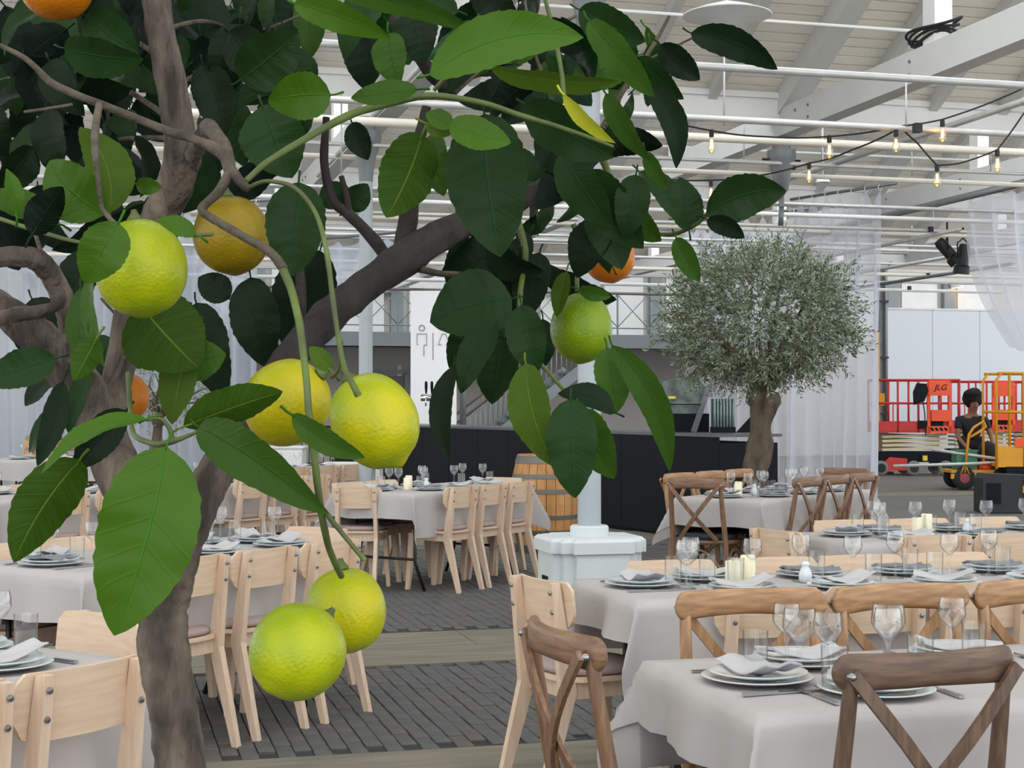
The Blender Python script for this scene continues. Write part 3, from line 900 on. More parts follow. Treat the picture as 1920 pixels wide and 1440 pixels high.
def make_knife():
    h = MB().add(*[lambda: None] and ([(0, 0, 0)], [])) if False else MB()
    h.bar((0, -0.10, 0.004), (0, -0.015, 0.004), 0.013, 0.007, w2=0.010, h2=0.006)
    bl = MB().prism([(-0.005, -0.015), (0.006, -0.015), (0.0085, 0.03), (0.008, 0.085), (0.001, 0.108), (-0.005, 0.09)], (0, 0, 0.0025), (1, 0, 0), (0, 1, 0), 0.002)
    return [('handle', h.mesh('knife_handle', M_CUTLERY), []), ('blade', bl.mesh('knife_blade', M_CUTLERY), [])]
def make_fork():
    h = MB(); h.bar((0, -0.10, 0.004), (0, 0.03, 0.004), 0.013, 0.004, w2=0.005, h2=0.0035)
    hd = MB(); hd.bar((0, 0.03, 0.004), (0, 0.055, 0.003), 0.006, 0.003, w2=0.022, h2=0.003)
    for k in range(4): hd.bar((-0.0095 + k * 0.0063, 0.055, 0.003), (-0.0095 + k * 0.0063, 0.098, 0.006), 0.0036, 0.0026, w2=0.002)
    return [('handle', h.mesh('fork_handle', M_CUTLERY), []), ('tines', hd.mesh('fork_tines', M_CUTLERY), [])]
KNIFE, FORK = make_knife(), make_fork()

# ---- folding table and draped cloth -----------------------------------------
def make_table(name, L, Wd):
    parts = [('tabletop', MB().box((L / 2, Wd / 2, 0.715), (L - 0.02, Wd - 0.02, 0.035)).mesh(name + '_top', M_BLACK), [])]
    for sx in (0.16, L - 0.16):
        for sy in (0.10, Wd - 0.10):
            mb = MB().tube([(sx, sy, 0.70), (sx, sy, 0.22), (sx + (0.05 if sx < L / 2 else -0.05), sy + (-0.05 if sy < Wd / 2 else 0.05), 0.01)], 0.0125, 10)
            parts.append(('leg', mb.mesh(name + '_leg', M_BLACKMET, True), []))
        parts.append(('stretcher', MB().tube([(sx, 0.10, 0.24), (sx, Wd - 0.10, 0.24)], 0.01, 8).mesh(name + '_stretcher', M_BLACKMET, True), []))
    return parts
def make_cloth(name, L, Wd, oe, osd, seed):
    rn = random.Random(seed)
    Z = 0.738
    cell = 0.03
    def axis(n0, o):
        a = [-o + i * (o / max(4, int(o / cell))) for i in range(max(4, int(o / cell)))]
        k = max(8, int(n0 / 0.06)); b = [n0 * i / k for i in range(k)]
        c = [n0 + i * (o / max(4, int(o / cell))) for i in range(max(4, int(o / cell)) + 1)]
        return a + b + c
    xs, ys = axis(L, oe), axis(Wd, osd)
    ph = [rn.uniform(0, 6.3) for _ in range(8)]
    V = []
    r0 = 0.014       # rounded table edge
    def drop(a): # arc length a beyond the edge -> (out, down)
        q = r0 * pi / 2
        if a < q: th = a / r0; return r0 * sin(th), r0 * (1 - cos(th))
        return r0, r0 + (a - q)
    for x in xs:
        for y in ys:
            ax = -x if x < 0 else (x - L if x > L else 0); ay = -y if y < 0 else (y - Wd if y > Wd else 0)
            sx = -1 if x < 0 else 1; sy = -1 if y < 0 else 1
            cx, cy = min(max(x, 0), L), min(max(y, 0), Wd)
            if ax == 0 and ay == 0:
                V.append((x, y, Z + 0.0012 * sin(x * 9 + ph[0]) * sin(y * 8 + ph[1]))); continue
            if ax > 0 and ay > 0:
                r = sqrt(ax * ax + ay * ay); th = atan2(ay, ax)
                o, dn = drop(r)
                g = 0.52 * sin(2 * th) ** 2.6 * max(0, r - 0.02)
                ox = o * cos(th) + g * 0.72; oy = o * sin(th) + g * 0.72
                V.append((cx + sx * ox, cy + sy * oy, Z - dn)); continue
            if ax > 0:
                o, dn = drop(ax); t = min(cy, Wd - cy); fade = min(1, t / 0.14) ** 2
                wv = fade * (ax / oe) * (0.022 + 0.020 * sin(cy * 17 + ph[2] + (sx > 0)) + 0.008 * sin(cy * 37 + ph[3]))
                V.append((cx + sx * (o + wv), cy, Z - dn + 0.006 * fade * sin(cy * 9 + ph[4]) * ax / oe))
            else:
                o, dn = drop(ay); t = min(cx, L - cx); fade = min(1, t / 0.14) ** 2
                wv = fade * (ay / osd) * (0.022 + 0.020 * sin(cx * 13 + ph[5] + (sy > 0)) + 0.010 * sin(cx * 29 + ph[6]))
                V.append((cx, cy + sy * (o + wv), Z - dn + 0.006 * fade * sin(cx * 8 + ph[7]) * ay / osd))
    n = len(ys); Fc = []
    for i in range(len(xs) - 1):
        for j in range(n - 1):
            a = i * n + j; Fc.append((a, a + n, a + n + 1, a + 1))
    me = MB().add(V, Fc).mesh(name + '_cloth', M_CLOTH, True)
    return me

ORD = ['first', 'second', 'third', 'fourth', 'fifth']
class Table:
    def __init__(s, key, C, ang, L, Wd, txt, oe=0.17, osd=0.29, seed=1):
        s.key, s.L, s.W, s.txt = key, L, Wd, txt
        s.ang = radians(ang)
        s.p = Vector((sin(s.ang), cos(s.ang), 0)); s.q = Vector((-cos(s.ang), sin(s.ang), 0))
        s.C = Vector((C[0], C[1], 0))
        rz = pi / 2 - s.ang
        place('folding_table', make_table(key, L, Wd), 'black folding table under the cloth of ' + txt, 'table', s.C, rz, 'folding tables')
        o = link('tablecloth', make_cloth(key, L, Wd, oe, osd, seed), None, s.C); o.rotation_euler = (0, 0, rz)
        tag(o, 'pale grey linen cloth draped over ' + txt, 'tablecloth', 'grey tablecloths')
        s.count = {}
    def frame(s, side, pos):
        """edge point, facing direction, and the facing's right"""
        if side == 'near': e, f = s.C + s.p * pos, s.q
        elif side == 'far': e, f = s.C + s.p * pos + s.q * s.W, -s.q
        elif side == 'start': e, f = s.C + s.q * pos, s.p
        else: e, f = s.C + s.p * s.L + s.q * pos, -s.p
        return e, f, Vector((f.y, -f.x, 0))
    def name(s, side):
        s.count[side] = s.count.get(side, -1) + 1
        n = s.count[side]
        return {'near': ORD[n] + ' on near side of ', 'far': ORD[n] + ' on far side of ', 'start': 'at the front end of ', 'end': 'at the rear end of '}[side] + s.txt
    def seat(s, side, pos, out=0.15, kind='beech', turn=0.0, chair=True, ware=2, shift=0.0, dark=False):
        e, f, r = s.frame(side, pos)
        who = s.name(side)
        seed = hash((s.key, side, round(pos * 100))) % 1000
        seed = int(abs(s.C.x * 131 + s.C.y * 77 + pos * 311 + len(side) * 17)) % 997
        rn = random.Random(seed)
        fa = atan2(-f.x, f.y)
        if chair:
            nm, tx = CHAIR_TXT[kind]
            hb = 0.215 if kind == 'beech' else 0.27
            fd = rot2(f, radians(turn))
            pos3 = e - f * out + fd * hb
            place(nm, CHAIR[kind], tx + ' ' + who, 'chair', (pos3.x, pos3.y, 0), fa + radians(turn), ('beech chairs' if kind == 'beech' else 'crossback chairs'))
        if not ware: return
        zt = 0.7395
        c = e + f * 0.155 + r * shift
        def put(nm, parts, lab, cat, off_f, off_r, z=zt, rz=0.0, grp=None):
            p = e + f * off_f + r * (off_r + shift)
            return place(nm, parts, lab + ' ' + who, cat, (p.x, p.y, z), fa + rz, grp)
        put('dinner_plate', PLATE_L, 'large white plate', 'plate', 0.155, 0, zt - 0.006 + 0.0005, 0, 'large white plates')
        put('side_plate', PLATE_S, 'small white plate', 'plate', 0.155, rn.uniform(-.006, .006), zt + 0.006, 0, 'small white plates')
        dk = dark or (s.key != 'front' and rn.random() < 0.12)
        nk = NAPKINS[4] if dk else NAPKINS[rn.randrange(4)]
        put('napkin', nk, ('dark' if dk else 'light') + ' grey folded napkin', 'napkin', 0.16, 0.0, zt + 0.018, rn.uniform(-0.5, 0.5), 'folded napkins')
        put('wine_glass', WINE, 'stemmed wine glass', 'glass', 0.285, 0.10, zt, 0, 'wine glasses')
        if ware >= 2:
            put('tumbler', TUMBLER, 'straight tumbler', 'glass', 0.265, 0.172 if rn.random() < .5 else 0.028, zt, 0, 'tumblers')
        if ware >= 3:
            put('knife', KNIFE, 'steel knife', 'knife', 0.15, 0.152, zt, rn.uniform(-.08, .08), 'table knives')
            put('fork', FORK, 'steel fork', 'fork', 0.15, -0.150, zt, rn.uniform(-.08, .08), 'table forks')
    def mid(s, nm, parts, pos, t, label, cat, grp):
        p = s.C + s.p * pos + s.q * t
        return place(nm, parts, label + ' on ' + s.txt, cat, (p.x, p.y, 0.739), 0, grp)
    def centre(s, pos):
        s.mid('candle', CANDLE, pos, s.W * 0.5 - 0.02, 'short cream pillar candle', 'candle', 'cream candles')
        s.mid('candle', CANDLE, pos + 0.075, s.W * 0.5 + 0.02, 'tall cream pillar candle', 'candle', 'cream candles').scale = (1, 1, 1.15)
        s.mid('shaker', SHAKER, pos + 0.3, s.W * 0.5 + 0.02, 'white china salt shaker', 'shaker', 'salt shakers')

# front table, crossback chairs
T1 = Table('front', (1.32, 2.97), 90, 2.4, 0.71, 'the front crossback table', 0.16, 0.28, 3)
T1.seat('near', 0.30, 0.17, 'dark', 4, ware=3, shift=0.05)
T1.seat('far', 0.36, 0.17, 'honey', -4, ware=3)
T1.seat('far', 0.80, 0.17, 'honey', 3, ware=3)
T1.seat('far', 1.24, 0.17, 'honey', 0, ware=2)
T1.seat('start', 0.36, 0.33, 'cross', 5, ware=3)
T1.seat('near', 0.95, 0.20, 'dark', 0, ware=3)
def loose(nm, parts, px, py, label, cat, grp, z=0.7395, rz=0.0):
    p = G(px, py, z); return place(nm, parts, label, cat, (p.x, p.y, z), rz, grp)
loose('goblet', GOBLET, 1500, 1272, 'tall goblet behind the paired glasses on the front crossback table', 'glass', 'goblets')
loose('goblet', GOBLET, 1666, 1262, 'wide goblet behind the dark crossback rail', 'glass', 'goblets')
# second table, next to the pedestal
T2 = Table('pedestal', (1.70, 4.79), 90, 3.2, 0.68, 'the table beside the white pedestal', 0.15, 0.27, 5)
for x in (0.43, 0.82, 1.21, 1.60): T2.seat('near', x, 0.12, 'beech', 0, ware=2)
for x in (0.44, 0.87, 1.25, 1.64): T2.seat('far', x, 0.22, 'beech', 0, ware=2, dark=(x > 0.8))
T2.seat('start', 0.40, 0.24, 'beech', 13, ware=3)
T2.centre(0.47)
loose('goblet', GOBLET, 1288, 1104, 'goblet at the corner of the table beside the white pedestal', 'glass', 'goblets')
# third table
T3 = Table('third', (3.38, 6.52), 90, 3.2, 0.68, 'the table behind the pedestal table', 0.15, 0.27, 7)
for x in (0.37, 0.76, 1.15): T3.seat('near', x, 0.12, 'beech', 0, ware=2)
for x in (0.40, 0.82, 1.25): T3.seat('far', x, 0.24, 'beech', 0, ware=2, dark=(x > 0.5))
T3.seat('start', 0.40, 0.24, 'beech', 14, ware=2)
T3.centre(0.5)
# table before the olive tree
T4 = Table('olive', (4.30, 9.64), 53, 1.75, 0.68, 'the table before the big olive tree', 0.2, 0.28, 9)
for x in (0.46, 0.89, 1.32): T4.seat('near', x, 0.13, 'cross', 0, ware=2)
for x in (0.38, 0.81, 1.24): T4.seat('far', x, 0.22, 'honey', 0, ware=2)
T4.seat('start', 0.36, 0.26, 'cross', 10, ware=2)
T4.seat('end', 0.34, 0.22, 'cross', 0, ware=1)
T4.centre(0.25)
# tables turned 45 degrees, behind the lemon tree
T5 = Table('corner', (-1.04, 3.04), 48, 1.50, 0.72, 'the table below the big lemon leaf', 0.2, 0.29, 11)
T5.seat('near', 0.83, 0.18, 'beech', 0, ware=3)
T5.seat('near', 1.22, 0.18, 'beech', 0, ware=3)
T5.seat('far', 1.05, 0.2, 'beech', 0, chair=False, ware=3)
T5.seat('end', 0.46, 0.36, 'beech', -6, ware=2)
T6 = Table('trunk', (-0.064, 6.10), 48, 1.55, 0.72, 'the table behind the lemon trunk', 0.2, 0.30, 13)
for x in (0.45, 0.87, 1.30): T6.seat('near', x, 0.17, 'beech', 0, ware=2)
for x in (0.32, 0.74, 1.16): T6.seat('far', x, 0.28, 'beech', 0, ware=2)
T6.seat('end', 0.40, 0.32, 'beech', 0, ware=2)
T6.seat('start', 0.36, 0.2, 'beech', 0, chair=False, ware=3)
T6.mid('shaker', SHAKER, 0.75, 0.42, 'white china salt shaker', 'shaker', 'salt shakers')
T7 = Table('barrel', (2.196, 11.05), 48, 1.60, 0.75, 'the table before the oak barrel', 0.2, 0.33, 15)
for x in (0.42, 0.82, 1.22): T7.seat('near', x, 0.16, 'beech', 0, ware=2)
for x in (0.42, 0.84): T7.seat('far', x, 0.22, 'beech', 0, ware=2)
T7.seat('start', 0.45, 0.10, 'beech', 26, ware=1)
T7.seat('end', 0.38, 0.2, 'beech', 0, ware=1)
T7.centre(0.4)
T8 = Table('cabinet', (0.75, 12.65), 48, 1.55, 0.75, 'the table before the white cabinet', 0.2, 0.33, 17)
for x in (0.45, 0.85, 1.25): T8.seat('near', x, 0.2, 'beech', 0, ware=1)
for x in (0.4, 0.9): T8.seat('far', x, 0.22, 'beech', 0, chair=False, ware=1)
T8.seat('start', 0.38, 0.2, 'beech', 0, ware=1)
T9 = Table('rear', (1.35, 14.9), 48, 1.55, 0.75, 'the rear table by the railing', 0.2, 0.33, 19)
for x in (0.5, 0.95, 1.35): T9.seat('near', x, 0.2, 'beech', 0, ware=1)
T10 = Table('drape', (-0.66, 11.03), 48, 1.45, 0.75, 'the half-hidden table past the trunk', 0.2, 0.33, 21)
for x in (0.45, 0.9): T10.seat('near', x, 0.2, 'beech', 0, ware=2)
for x in (0.45, 0.9): T10.seat('far', x, 0.2, 'beech', 0, ware=1)
T11 = Table('farleft', (-1.31, 19.17), 104.9, 1.7, 0.75, 'the far table by the drape', 0.2, 0.25, 23)
for x in (0.40, 0.80, 1.2): T11.seat('far', x, 0.25, 'honey', 0, ware=2)
for x in (0.35, 0.95): T11.seat('near', x, 0.2, 'honey', 0, chair=False, ware=1)

# ================================================================== BAR, BARRELS, DRAPES, LIGHTS, LIFTS
# ---- bar -----------------------------------------------------------------
E1 = W(1345, 816, 15.5); E2 = W(627, 791, 26.0)
E1.z = E2.z = 0
bd = (E2 - E1); BL = bd.length; bd.normalize(); bn = Vector((bd.y, -bd.x, 0))
if bn.dot(E1) < 0: bn = -bn
bar = thing('bar_counter', 'long black bar counter across the hall', 'bar')
def barpt(s, n, z): return E1 + bd * s + bn * n + Vector((0, 0, z))
MB().bar(barpt(0, 0.38, 0.5), barpt(BL, 0.38, 0.5), 0.70, 1.0).build('body', M_BLACK, bar)
npan = 12
for i in range(npan):
    a, b = BL * i / npan + 0.004, BL * (i + 1) / npan - 0.004
    MB().bar(barpt(a, 0.015, 0.545), barpt(b, 0.015, 0.545), 0.03, 1.03).build('front_panel', M_BLACK, bar)
MB().bar(barpt(-0.02, 0.38, 1.075), barpt(BL, 0.38, 1.075), 0.78, 0.03).build('counter', mat('bar_top', srgb(78, 82, 84), 0.35), bar)
def bar_at(px):
    # point on the counter where the bar passes this picture column
    r = ray(px, 760); r = Vector((r.x, r.y, 0))
    a = E1; den = r.x * bd.y - r.y * bd.x
    t = (a.x * bd.y - a.y * bd.x) / den
    return r * t
# beer taps
bp = bar_at(786) + bn * 0.35
tap = thing('beer_tap_tower', 'chrome beer tap tower with dark handles on the bar', 'beer tap', (bp.x, bp.y, 1.09), -YAW)
M_CHROME = mat('chrome', srgb(205, 205, 200), 0.15, 1.0)
MB().tube([(0, 0, 0), (0, 0, 0.36)], 0.035, 14).build('pillar', M_CHROME, tap, True)
MB().tube([(-0.30, 0, 0.40), (0.14, 0, 0.40)], 0.05, 14).build('manifold', M_CHROME, tap, True)
for i in range(5):
    x = -0.22 + i * 0.085
    MB().tube([(x, -0.05, 0.40), (x, -0.13, 0.38), (x, -0.14, 0.28)], 0.012, 8).build('spout', M_CHROME, tap, True)
    MB().lathe([(0, 0.46), (0.012, 0.46), (0.022, 0.56), (0.020, 0.63), (0, 0.65)], 10, (x, -0.06, 0)).build('tap_handle', M_BLACK, tap, True)
# machines left on the bar
bp = bar_at(1205) + bn * 0.5
mc = thing('bar_machine', 'grey wrapped machine with a slanted pole standing behind the bar', 'machine', (bp.x, bp.y, 1.09), -YAW)
M_WRAP = mat('grey_green_wrap', srgb(126, 138, 130), 0.35, col2=srgb(70, 82, 80), scale=7, bump=0.4, bscale=14)
MB().box((0, 0, 0.10), (0.55, 0.4, 0.20)).build('base', M_BLACK, mc)
MB().prism([(-0.24, 0.2), (0.2, 0.2), (0.24, 0.5), (0.1, 0.62), (-0.2, 0.55)], (0, 0.18, 0), (1, 0, 0), (0, 0, 1), 0.36).build('wrapped_body', M_WRAP, mc)
MB().bar((0.10, -0.24, 0.0), (0.28, -0.2, 0.52), 0.05, 0.05).build('pole', mat('grey_pole', srgb(120, 120, 130), 0.5), mc)
MB().box((-0.30, -0.12, 0.28), (0.05, 0.05, 0.56)).build('upright', M_BLACK, mc)
MB().tube([(-0.17, -0.2, 0.37), (-0.09, -0.2, 0.37)], 0.018, 8).build('lamp', mat('amber_lens', srgb(220, 205, 90), 0.3), mc, True)
MB().box((0.0, -0.22, 0.3), (0.4, 0.02, 0.012)).build('strap', M_BLACK, mc)
bp = bar_at(1262) + bn * 0.62
cr = thing('glass_crate', 'greenish ribbed glass rack at the bar end', 'rack', (bp.x, bp.y, 1.09), -YAW)
M_RIB = mat('green_ribbed_plastic', srgb(126, 146, 140), 0.3)
MB().box((0, 0, 0.03), (0.24, 0.25, 0.06)).build('tray', M_BLACK, cr)
for i in range(7): MB().tube([(-0.10 + i * 0.033, -0.11, 0.05), (-0.10 + i * 0.033, -0.11, 0.36)], 0.012, 8).build('rib', M_RIB, cr, True)
MB().box((0, 0.02, 0.2), (0.22, 0.2, 0.32)).build('body', mat('rack_body', srgb(60, 74, 74), 0.4), cr)
MB().prism([(0, 0), (0.26, 0), (0.19, 0.21)], (0.14, 0.0, 0.0), (1, 0, 0), (0, 0, 1), 0.05).build('side_flap', M_BLACK, cr)

# ---- sign banner ------------------------------------------------------------
sgn = thing('sign_banner', 'tall white banner with a line-drawn toilet figure', 'sign', (0, 0, 0))
A_, B_ = W(770, 545, 26.6), W(856, 545, 26.6)
zt = A_.z
dirx = (B_ - A_).normalized(); dep = Vector((-dirx.y, dirx.x, 0))
wB = (B_ - A_).length
MB().prism([(0, 0.0), (wB, 0.0), (wB, zt), (0, zt)], Vector((A_.x, A_.y, 0)) + dep * 0.04, dirx, (0, 0, 1), 0.04).build('panel', mat('banner_white', srgb(246, 246, 246), 0.5), sgn)
def bpnt(px, py): return W(px, py, 26.6) - dep * 0.012
M_LINE = mat('sign_line_black', srgb(52, 46, 60), 0.5)
MB().tube([bpnt(791 + 5.2 * cos(a), 615 + 5.2 * sin(a)) for a in [2 * pi * k / 20 for k in range(21)]], 0.0055, 6).build('figure_head', M_LINE, sgn)
MB().tube([bpnt(*p) for p in ((785, 646), (782, 646), (782, 626), (800, 626), (800, 647), (795, 647), (795, 668))], 0.0055, 6).build('figure_body', M_LINE, sgn)
MB().tube([bpnt(812, 624), bpnt(812, 675)], 0.0045, 6).build('divider_line', M_LINE, sgn)
MB().tube([bpnt(829, 615 - 5.2), bpnt(829, 615 - 5)], 0.005, 6)
f2 = MB().tube([bpnt(832 + 5.2 * cos(a), 615 + 5.2 * sin(a)) for a in [2 * pi * k / 20 for k in range(21)]], 0.0055, 6)
f2.tube([bpnt(*p) for p in ((828, 646), (822, 646), (829, 626), (836, 626), (842, 646), (836, 646))], 0.0055, 6)
f2.build('second_figure', M_LINE, sgn)
ds = thing('dark_pole', 'dark steel pole beside the white banner', 'pole', (0, 0, 0))
p = W(868, 760, 27.5)
MB().tube([(p.x, p.y, 0), (p.x, p.y, 3.3)], 0.06, 12).build('shaft', M_STEELD, ds, True)
MB().box((p.x, p.y, 0.02), (0.3, 0.3, 0.04)).build('foot_plate', M_STEELD, ds)

# ---- stairs up to the gallery --------------------------------------------------
st = thing('staircase', 'open stair with slanted handrail rising to the gallery', 'staircase')
s0 = W(852, 800, 32.0); s1 = W(1110, 700, 32.0)
sy = s0.y; nst = 16; run = (s1.x - s0.x) / nst; rise = 2.9 / nst * 0.72
for i in range(nst):
    MB().box((s0.x + run * (i + 0.5), sy + 0.55, rise * (i + 0.5) + 0.06), (run + 0.04, 1.1, 0.05)).build('step', M_GALBEAM, st)
zt_ = rise * nst
for yy in (sy, sy + 1.1):
    MB().bar((s0.x, yy, 0.05), (s1.x, yy, zt_ + 0.05), 0.05, 0.22).build('stringer', M_GALBEAM, st)
    MB().tube([(s0.x, yy, 0.98), (s1.x, yy, zt_ + 0.98)], 0.03, 8).build('handrail', M_RAIL, st, True)
    for i in range(26):
        t = i / 25
        x = s0.x + (s1.x - s0.x) * t
        MB().tube([(x, yy, zt_ * t + 0.1), (x, yy, zt_ * t + 0.98)], 0.012, 6).build('baluster', M_GALBEAM, st, True)

# ---- barrels -----------------------------------------------------------------
def barrel(pt, label, h=0.92, R=0.32):
    t = thing('barrel', label, 'barrel', (pt.x, pt.y, 0), 0.2, 'oak wine barrels')
    n = 22
    def rad(z): return R * (1 - 0.20 * (2 * z / h - 1) ** 2)
    for k in range(n):
        a0, a1 = 2 * pi * (k + 0.03) / n, 2 * pi * (k + 0.97) / n
        V = []; zs = [h * i / 6 for i in range(7)]
        for z in zs:
            for rr in (rad(z), rad(z) - 0.03):
                for a in (a0, a1): V.append((rr * cos(a), rr * sin(a), z))
        Fc = []
        for i in range(6):
            b = i * 4
            Fc += [(b, b + 1, b + 5, b + 4), (b + 3, b + 2, b + 6, b + 7), (b + 1, b + 3, b + 7, b + 5), (b + 2, b, b + 4, b + 6)]
        Fc += [(0, 2, 3, 1), (24, 25, 27, 26)]
        MB().add(V, Fc).build('stave', M_BARREL, t)
    for z, w_ in ((0.045, 0.07), (0.20, 0.04), (0.34, 0.04), (0.58, 0.04), (0.72, 0.04), (0.875, 0.07)):
        z *= h / 0.92
        MB().lathe([(rad(z - w_ / 2) + 0.001, z - w_ / 2), (rad(z - w_ / 2) + 0.004, z - w_ / 2), (rad(z + w_ / 2) + 0.004, z + w_ / 2), (rad(z + w_ / 2) + 0.001, z + w_ / 2)], 44).build('hoop', M_HOOP, t, True, 40)
    MB().lathe([(0, h - 0.03), (rad(h) - 0.02, h - 0.03)], 30).build('head', M_BARREL, t)
barrel(W(1021, 900, 14.6), 'oak barrel with grey hoops standing by the bar')
barrel(W(82, 840, 23.5), 'far oak barrel beyond the table at the drape', 0.94)

# ---- white cabinet and barrier at the left rear -------------------------------
p = W(528, 860, 19.5)
cb = thing('white_cabinet', 'white sideboard behind the rear table', 'cabinet', (p.x, p.y, 0), -YAW)
MB().box((0, 0.2, 0.42), (0.52, 0.4, 0.84)).build('body', M_WHITE, cb)
for sx in (-0.13, 0.13):
    d_ = MB().box((sx, -0.012, 0.42), (0.245, 0.02, 0.74)).build('door', M_WHITE, cb)
    MB().tube([(sx * 0.3, -0.03, 0.4), (sx * 0.3, -0.03, 0.5)], 0.006, 6).build('handle', M_SCREW, d_, True)
MB().box((0, 0.2, 0.85), (0.56, 0.44, 0.025)).build('top', M_WHITE, cb)
p = W(662, 880, 16.5)
wt = thing('white_service_table', 'low white service table at the bar front', 'table', (p.x, p.y, 0), -YAW)
MB().box((0, 0, 0.755), (0.62, 0.5, 0.03)).build('top', M_WHITE, wt)
MB().box((0, 0.23, 0.4), (0.58, 0.02, 0.68)).build('back_panel', M_WHITE, wt)
for sx in (-0.28, 0.28):
    for sy_ in (-0.21, 0.21): MB().box((sx, sy_, 0.37), (0.04, 0.04, 0.74)).build('leg', M_WHITE, wt)
a, b = W(380, 850, 24.0), W(640, 850, 24.0)
fn = thing('barrier_fence', 'black barred barrier before the white drape', 'fence')
fd = (b - a).normalized(); fl_ = (b - a).length
for z in (0.1, 1.05): MB().tube([(a.x, a.y, z), (b.x, b.y, z)], 0.02, 8).build('rail', M_BLACKMET, fn, True)
for i in range(int(fl_ / 0.11)):
    q = a + fd * 0.11 * i
    MB().tube([(q.x, q.y, 0.1), (q.x, q.y, 1.05)], 0.008, 6).build('bar', M_BLACKMET, fn, True)
p = W(617, 870, 18.0)
ea = thing('black_easel', 'black folding stand at the end of the bar', 'stand', (p.x, p.y, 0), -YAW)
for sx in (-0.12, 0.10): MB().bar((sx, 0, 0), (0.04, 0.03, 0.75), 0.02, 0.02).build('leg', M_BLACKMET, ea)
MB().bar((0.0, 0.2, 0), (0.04, 0.03, 0.75), 0.02, 0.02).build('leg', M_BLACKMET, ea)

# ---- sheer drapes ------------------------------------------------------------
def drape(label, A, B, zt, zb, pleats, amp, m=M_SHEER, rod=True, hooks=True, seed=0, gather=None):
    """hanging cloth between two points; zt, zb heights"""
    rn = random.Random(seed)
    t = thing('voile_drape', label, 'drape', group='white voile drapes')
    A, B = Vector((A.x, A.y, 0)), Vector((B.x, B.y, 0))
    d = (B - A); L = d.length; d.normalize(); n = Vector((-d.y, d.x, 0))
    nu, nv = pleats * 8, 22
    ph = [rn.uniform(-2.2, 2.2) for _ in range(pleats + 2)]
    am = [rn.uniform(0.35, 1.7) for _ in range(pleats + 2)]
    V = []
    for i in range(nu + 1):
        u = i / nu; k = int(u * pleats); fr = u * pleats - k
        for j in range(nv + 1):
            v = j / nv
            A1, A2 = am[k], am[min(k + 1, pleats)]
            a_ = amp * (A1 * (1 - fr) + A2 * fr) * (0.35 + 0.65 * min(1, v * 3))
            off = a_ * sin(2 * pi * u * pleats + (ph[k] * (1 - fr) + ph[min(k + 1, pleats)] * fr) * v) + 0.5 * a_ * sin(2 * pi * u * pleats * 0.47 + 3 * v)
            scal = 0.22 * abs(sin(pi * u * pleats)) ** 1.3 * max(0, 1 - v * 5)
            z = zt + (zb - zt) * v - scal
            p = A + d * (L * u) + n * off
            V.append((p.x, p.y, z))
    Fc = []
    for i in range(nu):
        for j in range(nv):
            a = i * (nv + 1) + j; Fc.append((a, a + nv + 1, a + nv + 2, a + 1))
    MB().add(V, Fc).build('cloth', m, t, True)
    if rod:
        MB().tube([A - d * 0.3 + Vector((0, 0, zt + 0.06)), B + d * 0.3 + Vector((0, 0, zt + 0.06))], 0.022, 10).build('rod', M_STEELD, t, True)
    if hooks:
        for k in range(pleats + 1):
            c = A + d * (L * k / pleats) + Vector((0, 0, zt + 0.035))
            MB().tube([c + n * (0.035 * cos(a)) + Vector((0, 0, 0.04 * sin(a))) for a in [2 * pi * q / 12 for q in range(13)]], 0.006, 6).build('ring', M_WHITE, t, True)
    return t
drape('white voile drape hanging right behind the olive tree', W(1478, 370, 23.3), W(1650, 350, 21.8), 4.42, 0.03, 7, 0.07, seed=2)
drape('paler voile drape between bar end and olive tree', W(1285, 392, 25.2), W(1490, 385, 24.2), 4.38, 0.03, 7, 0.07, M_SHEER, seed=3)
drape('broad white drape closing off the tables at the frame edge', W(-90, 400, 25.0), W(300, 400, 24.6), 4.42, 0.03, 13, 0.08, M_SHEERT, seed=4)
drape('white drape panel seen between lemon leaves and branches', W(300, 400, 24.0), W(482, 400, 23.4), 4.42, 0.03, 7, 0.07, M_SHEERT, seed=5)
def swag(label, T0, T1, B0, Bm, B1, folds, m=M_SHEER, seed=0, amp=0.05, bow=0.0):
    """cloth hung along T0-T1 and gathered so that its lower edge sags through Bm"""
    rn = random.Random(seed)
    t = thing('voile_swag', label, 'drape', group='white voile swags')
    d = (T1 - T0); d.z = 0; d.normalize(); n = Vector((-d.y, d.x, 0))
    nu, nv = folds * 8, 26; V = []
    for i in range(nu + 1):
        u = i / nu
        top = T0.lerp(T1, u) - Vector((0, 0, 0.1 * abs(sin(pi * u * folds))))
        bot = B0 * (1 - u) ** 2 + Bm * 2 * u * (1 - u) + B1 * u * u
        for j in range(nv + 1):
            v = j / nv
            p = top.lerp(bot, v) + n * (amp * sin(2 * pi * (u * folds + 0.9 * v * (u - 0.5)) + seed) * (1 - 0.35 * v)) + Vector((0, 0, -0.25 * sin(pi * v) * u * (1 - u))) - RGT * (bow * sin(pi * v) * (1 - u) ** 2)
            V.append(p)
    Fc = []
    for i in range(nu):
        for j in range(nv):
            a = i * (nv + 1) + j; Fc.append((a, a + nv + 1, a + nv + 2, a + 1))
    MB().add(V, Fc).build('cloth', m, t, True)
    for q in (T0, T1): MB().tube([q + Vector((0, 0, 0.05)), Vector((q.x, q.y, 4.5))], 0.006, 6).build('hanger', M_STEEL, t, True)
    MB().tube([T0 - d * 0.2 + Vector((0, 0, 0.05)), T1 + d * 0.3 + Vector((0, 0, 0.05))], 0.025, 10).build('rod', M_STEELD, t, True)
    return t
swag('white voile swag tied up in front of the lifts', W(1808, 372, 22.0), W(2080, 320, 18.5), W(1898, 650, 21.8), W(1950, 690, 21.0), W(2070, 520, 19), 6, M_SHEER, 1, 0.09, 0.22)
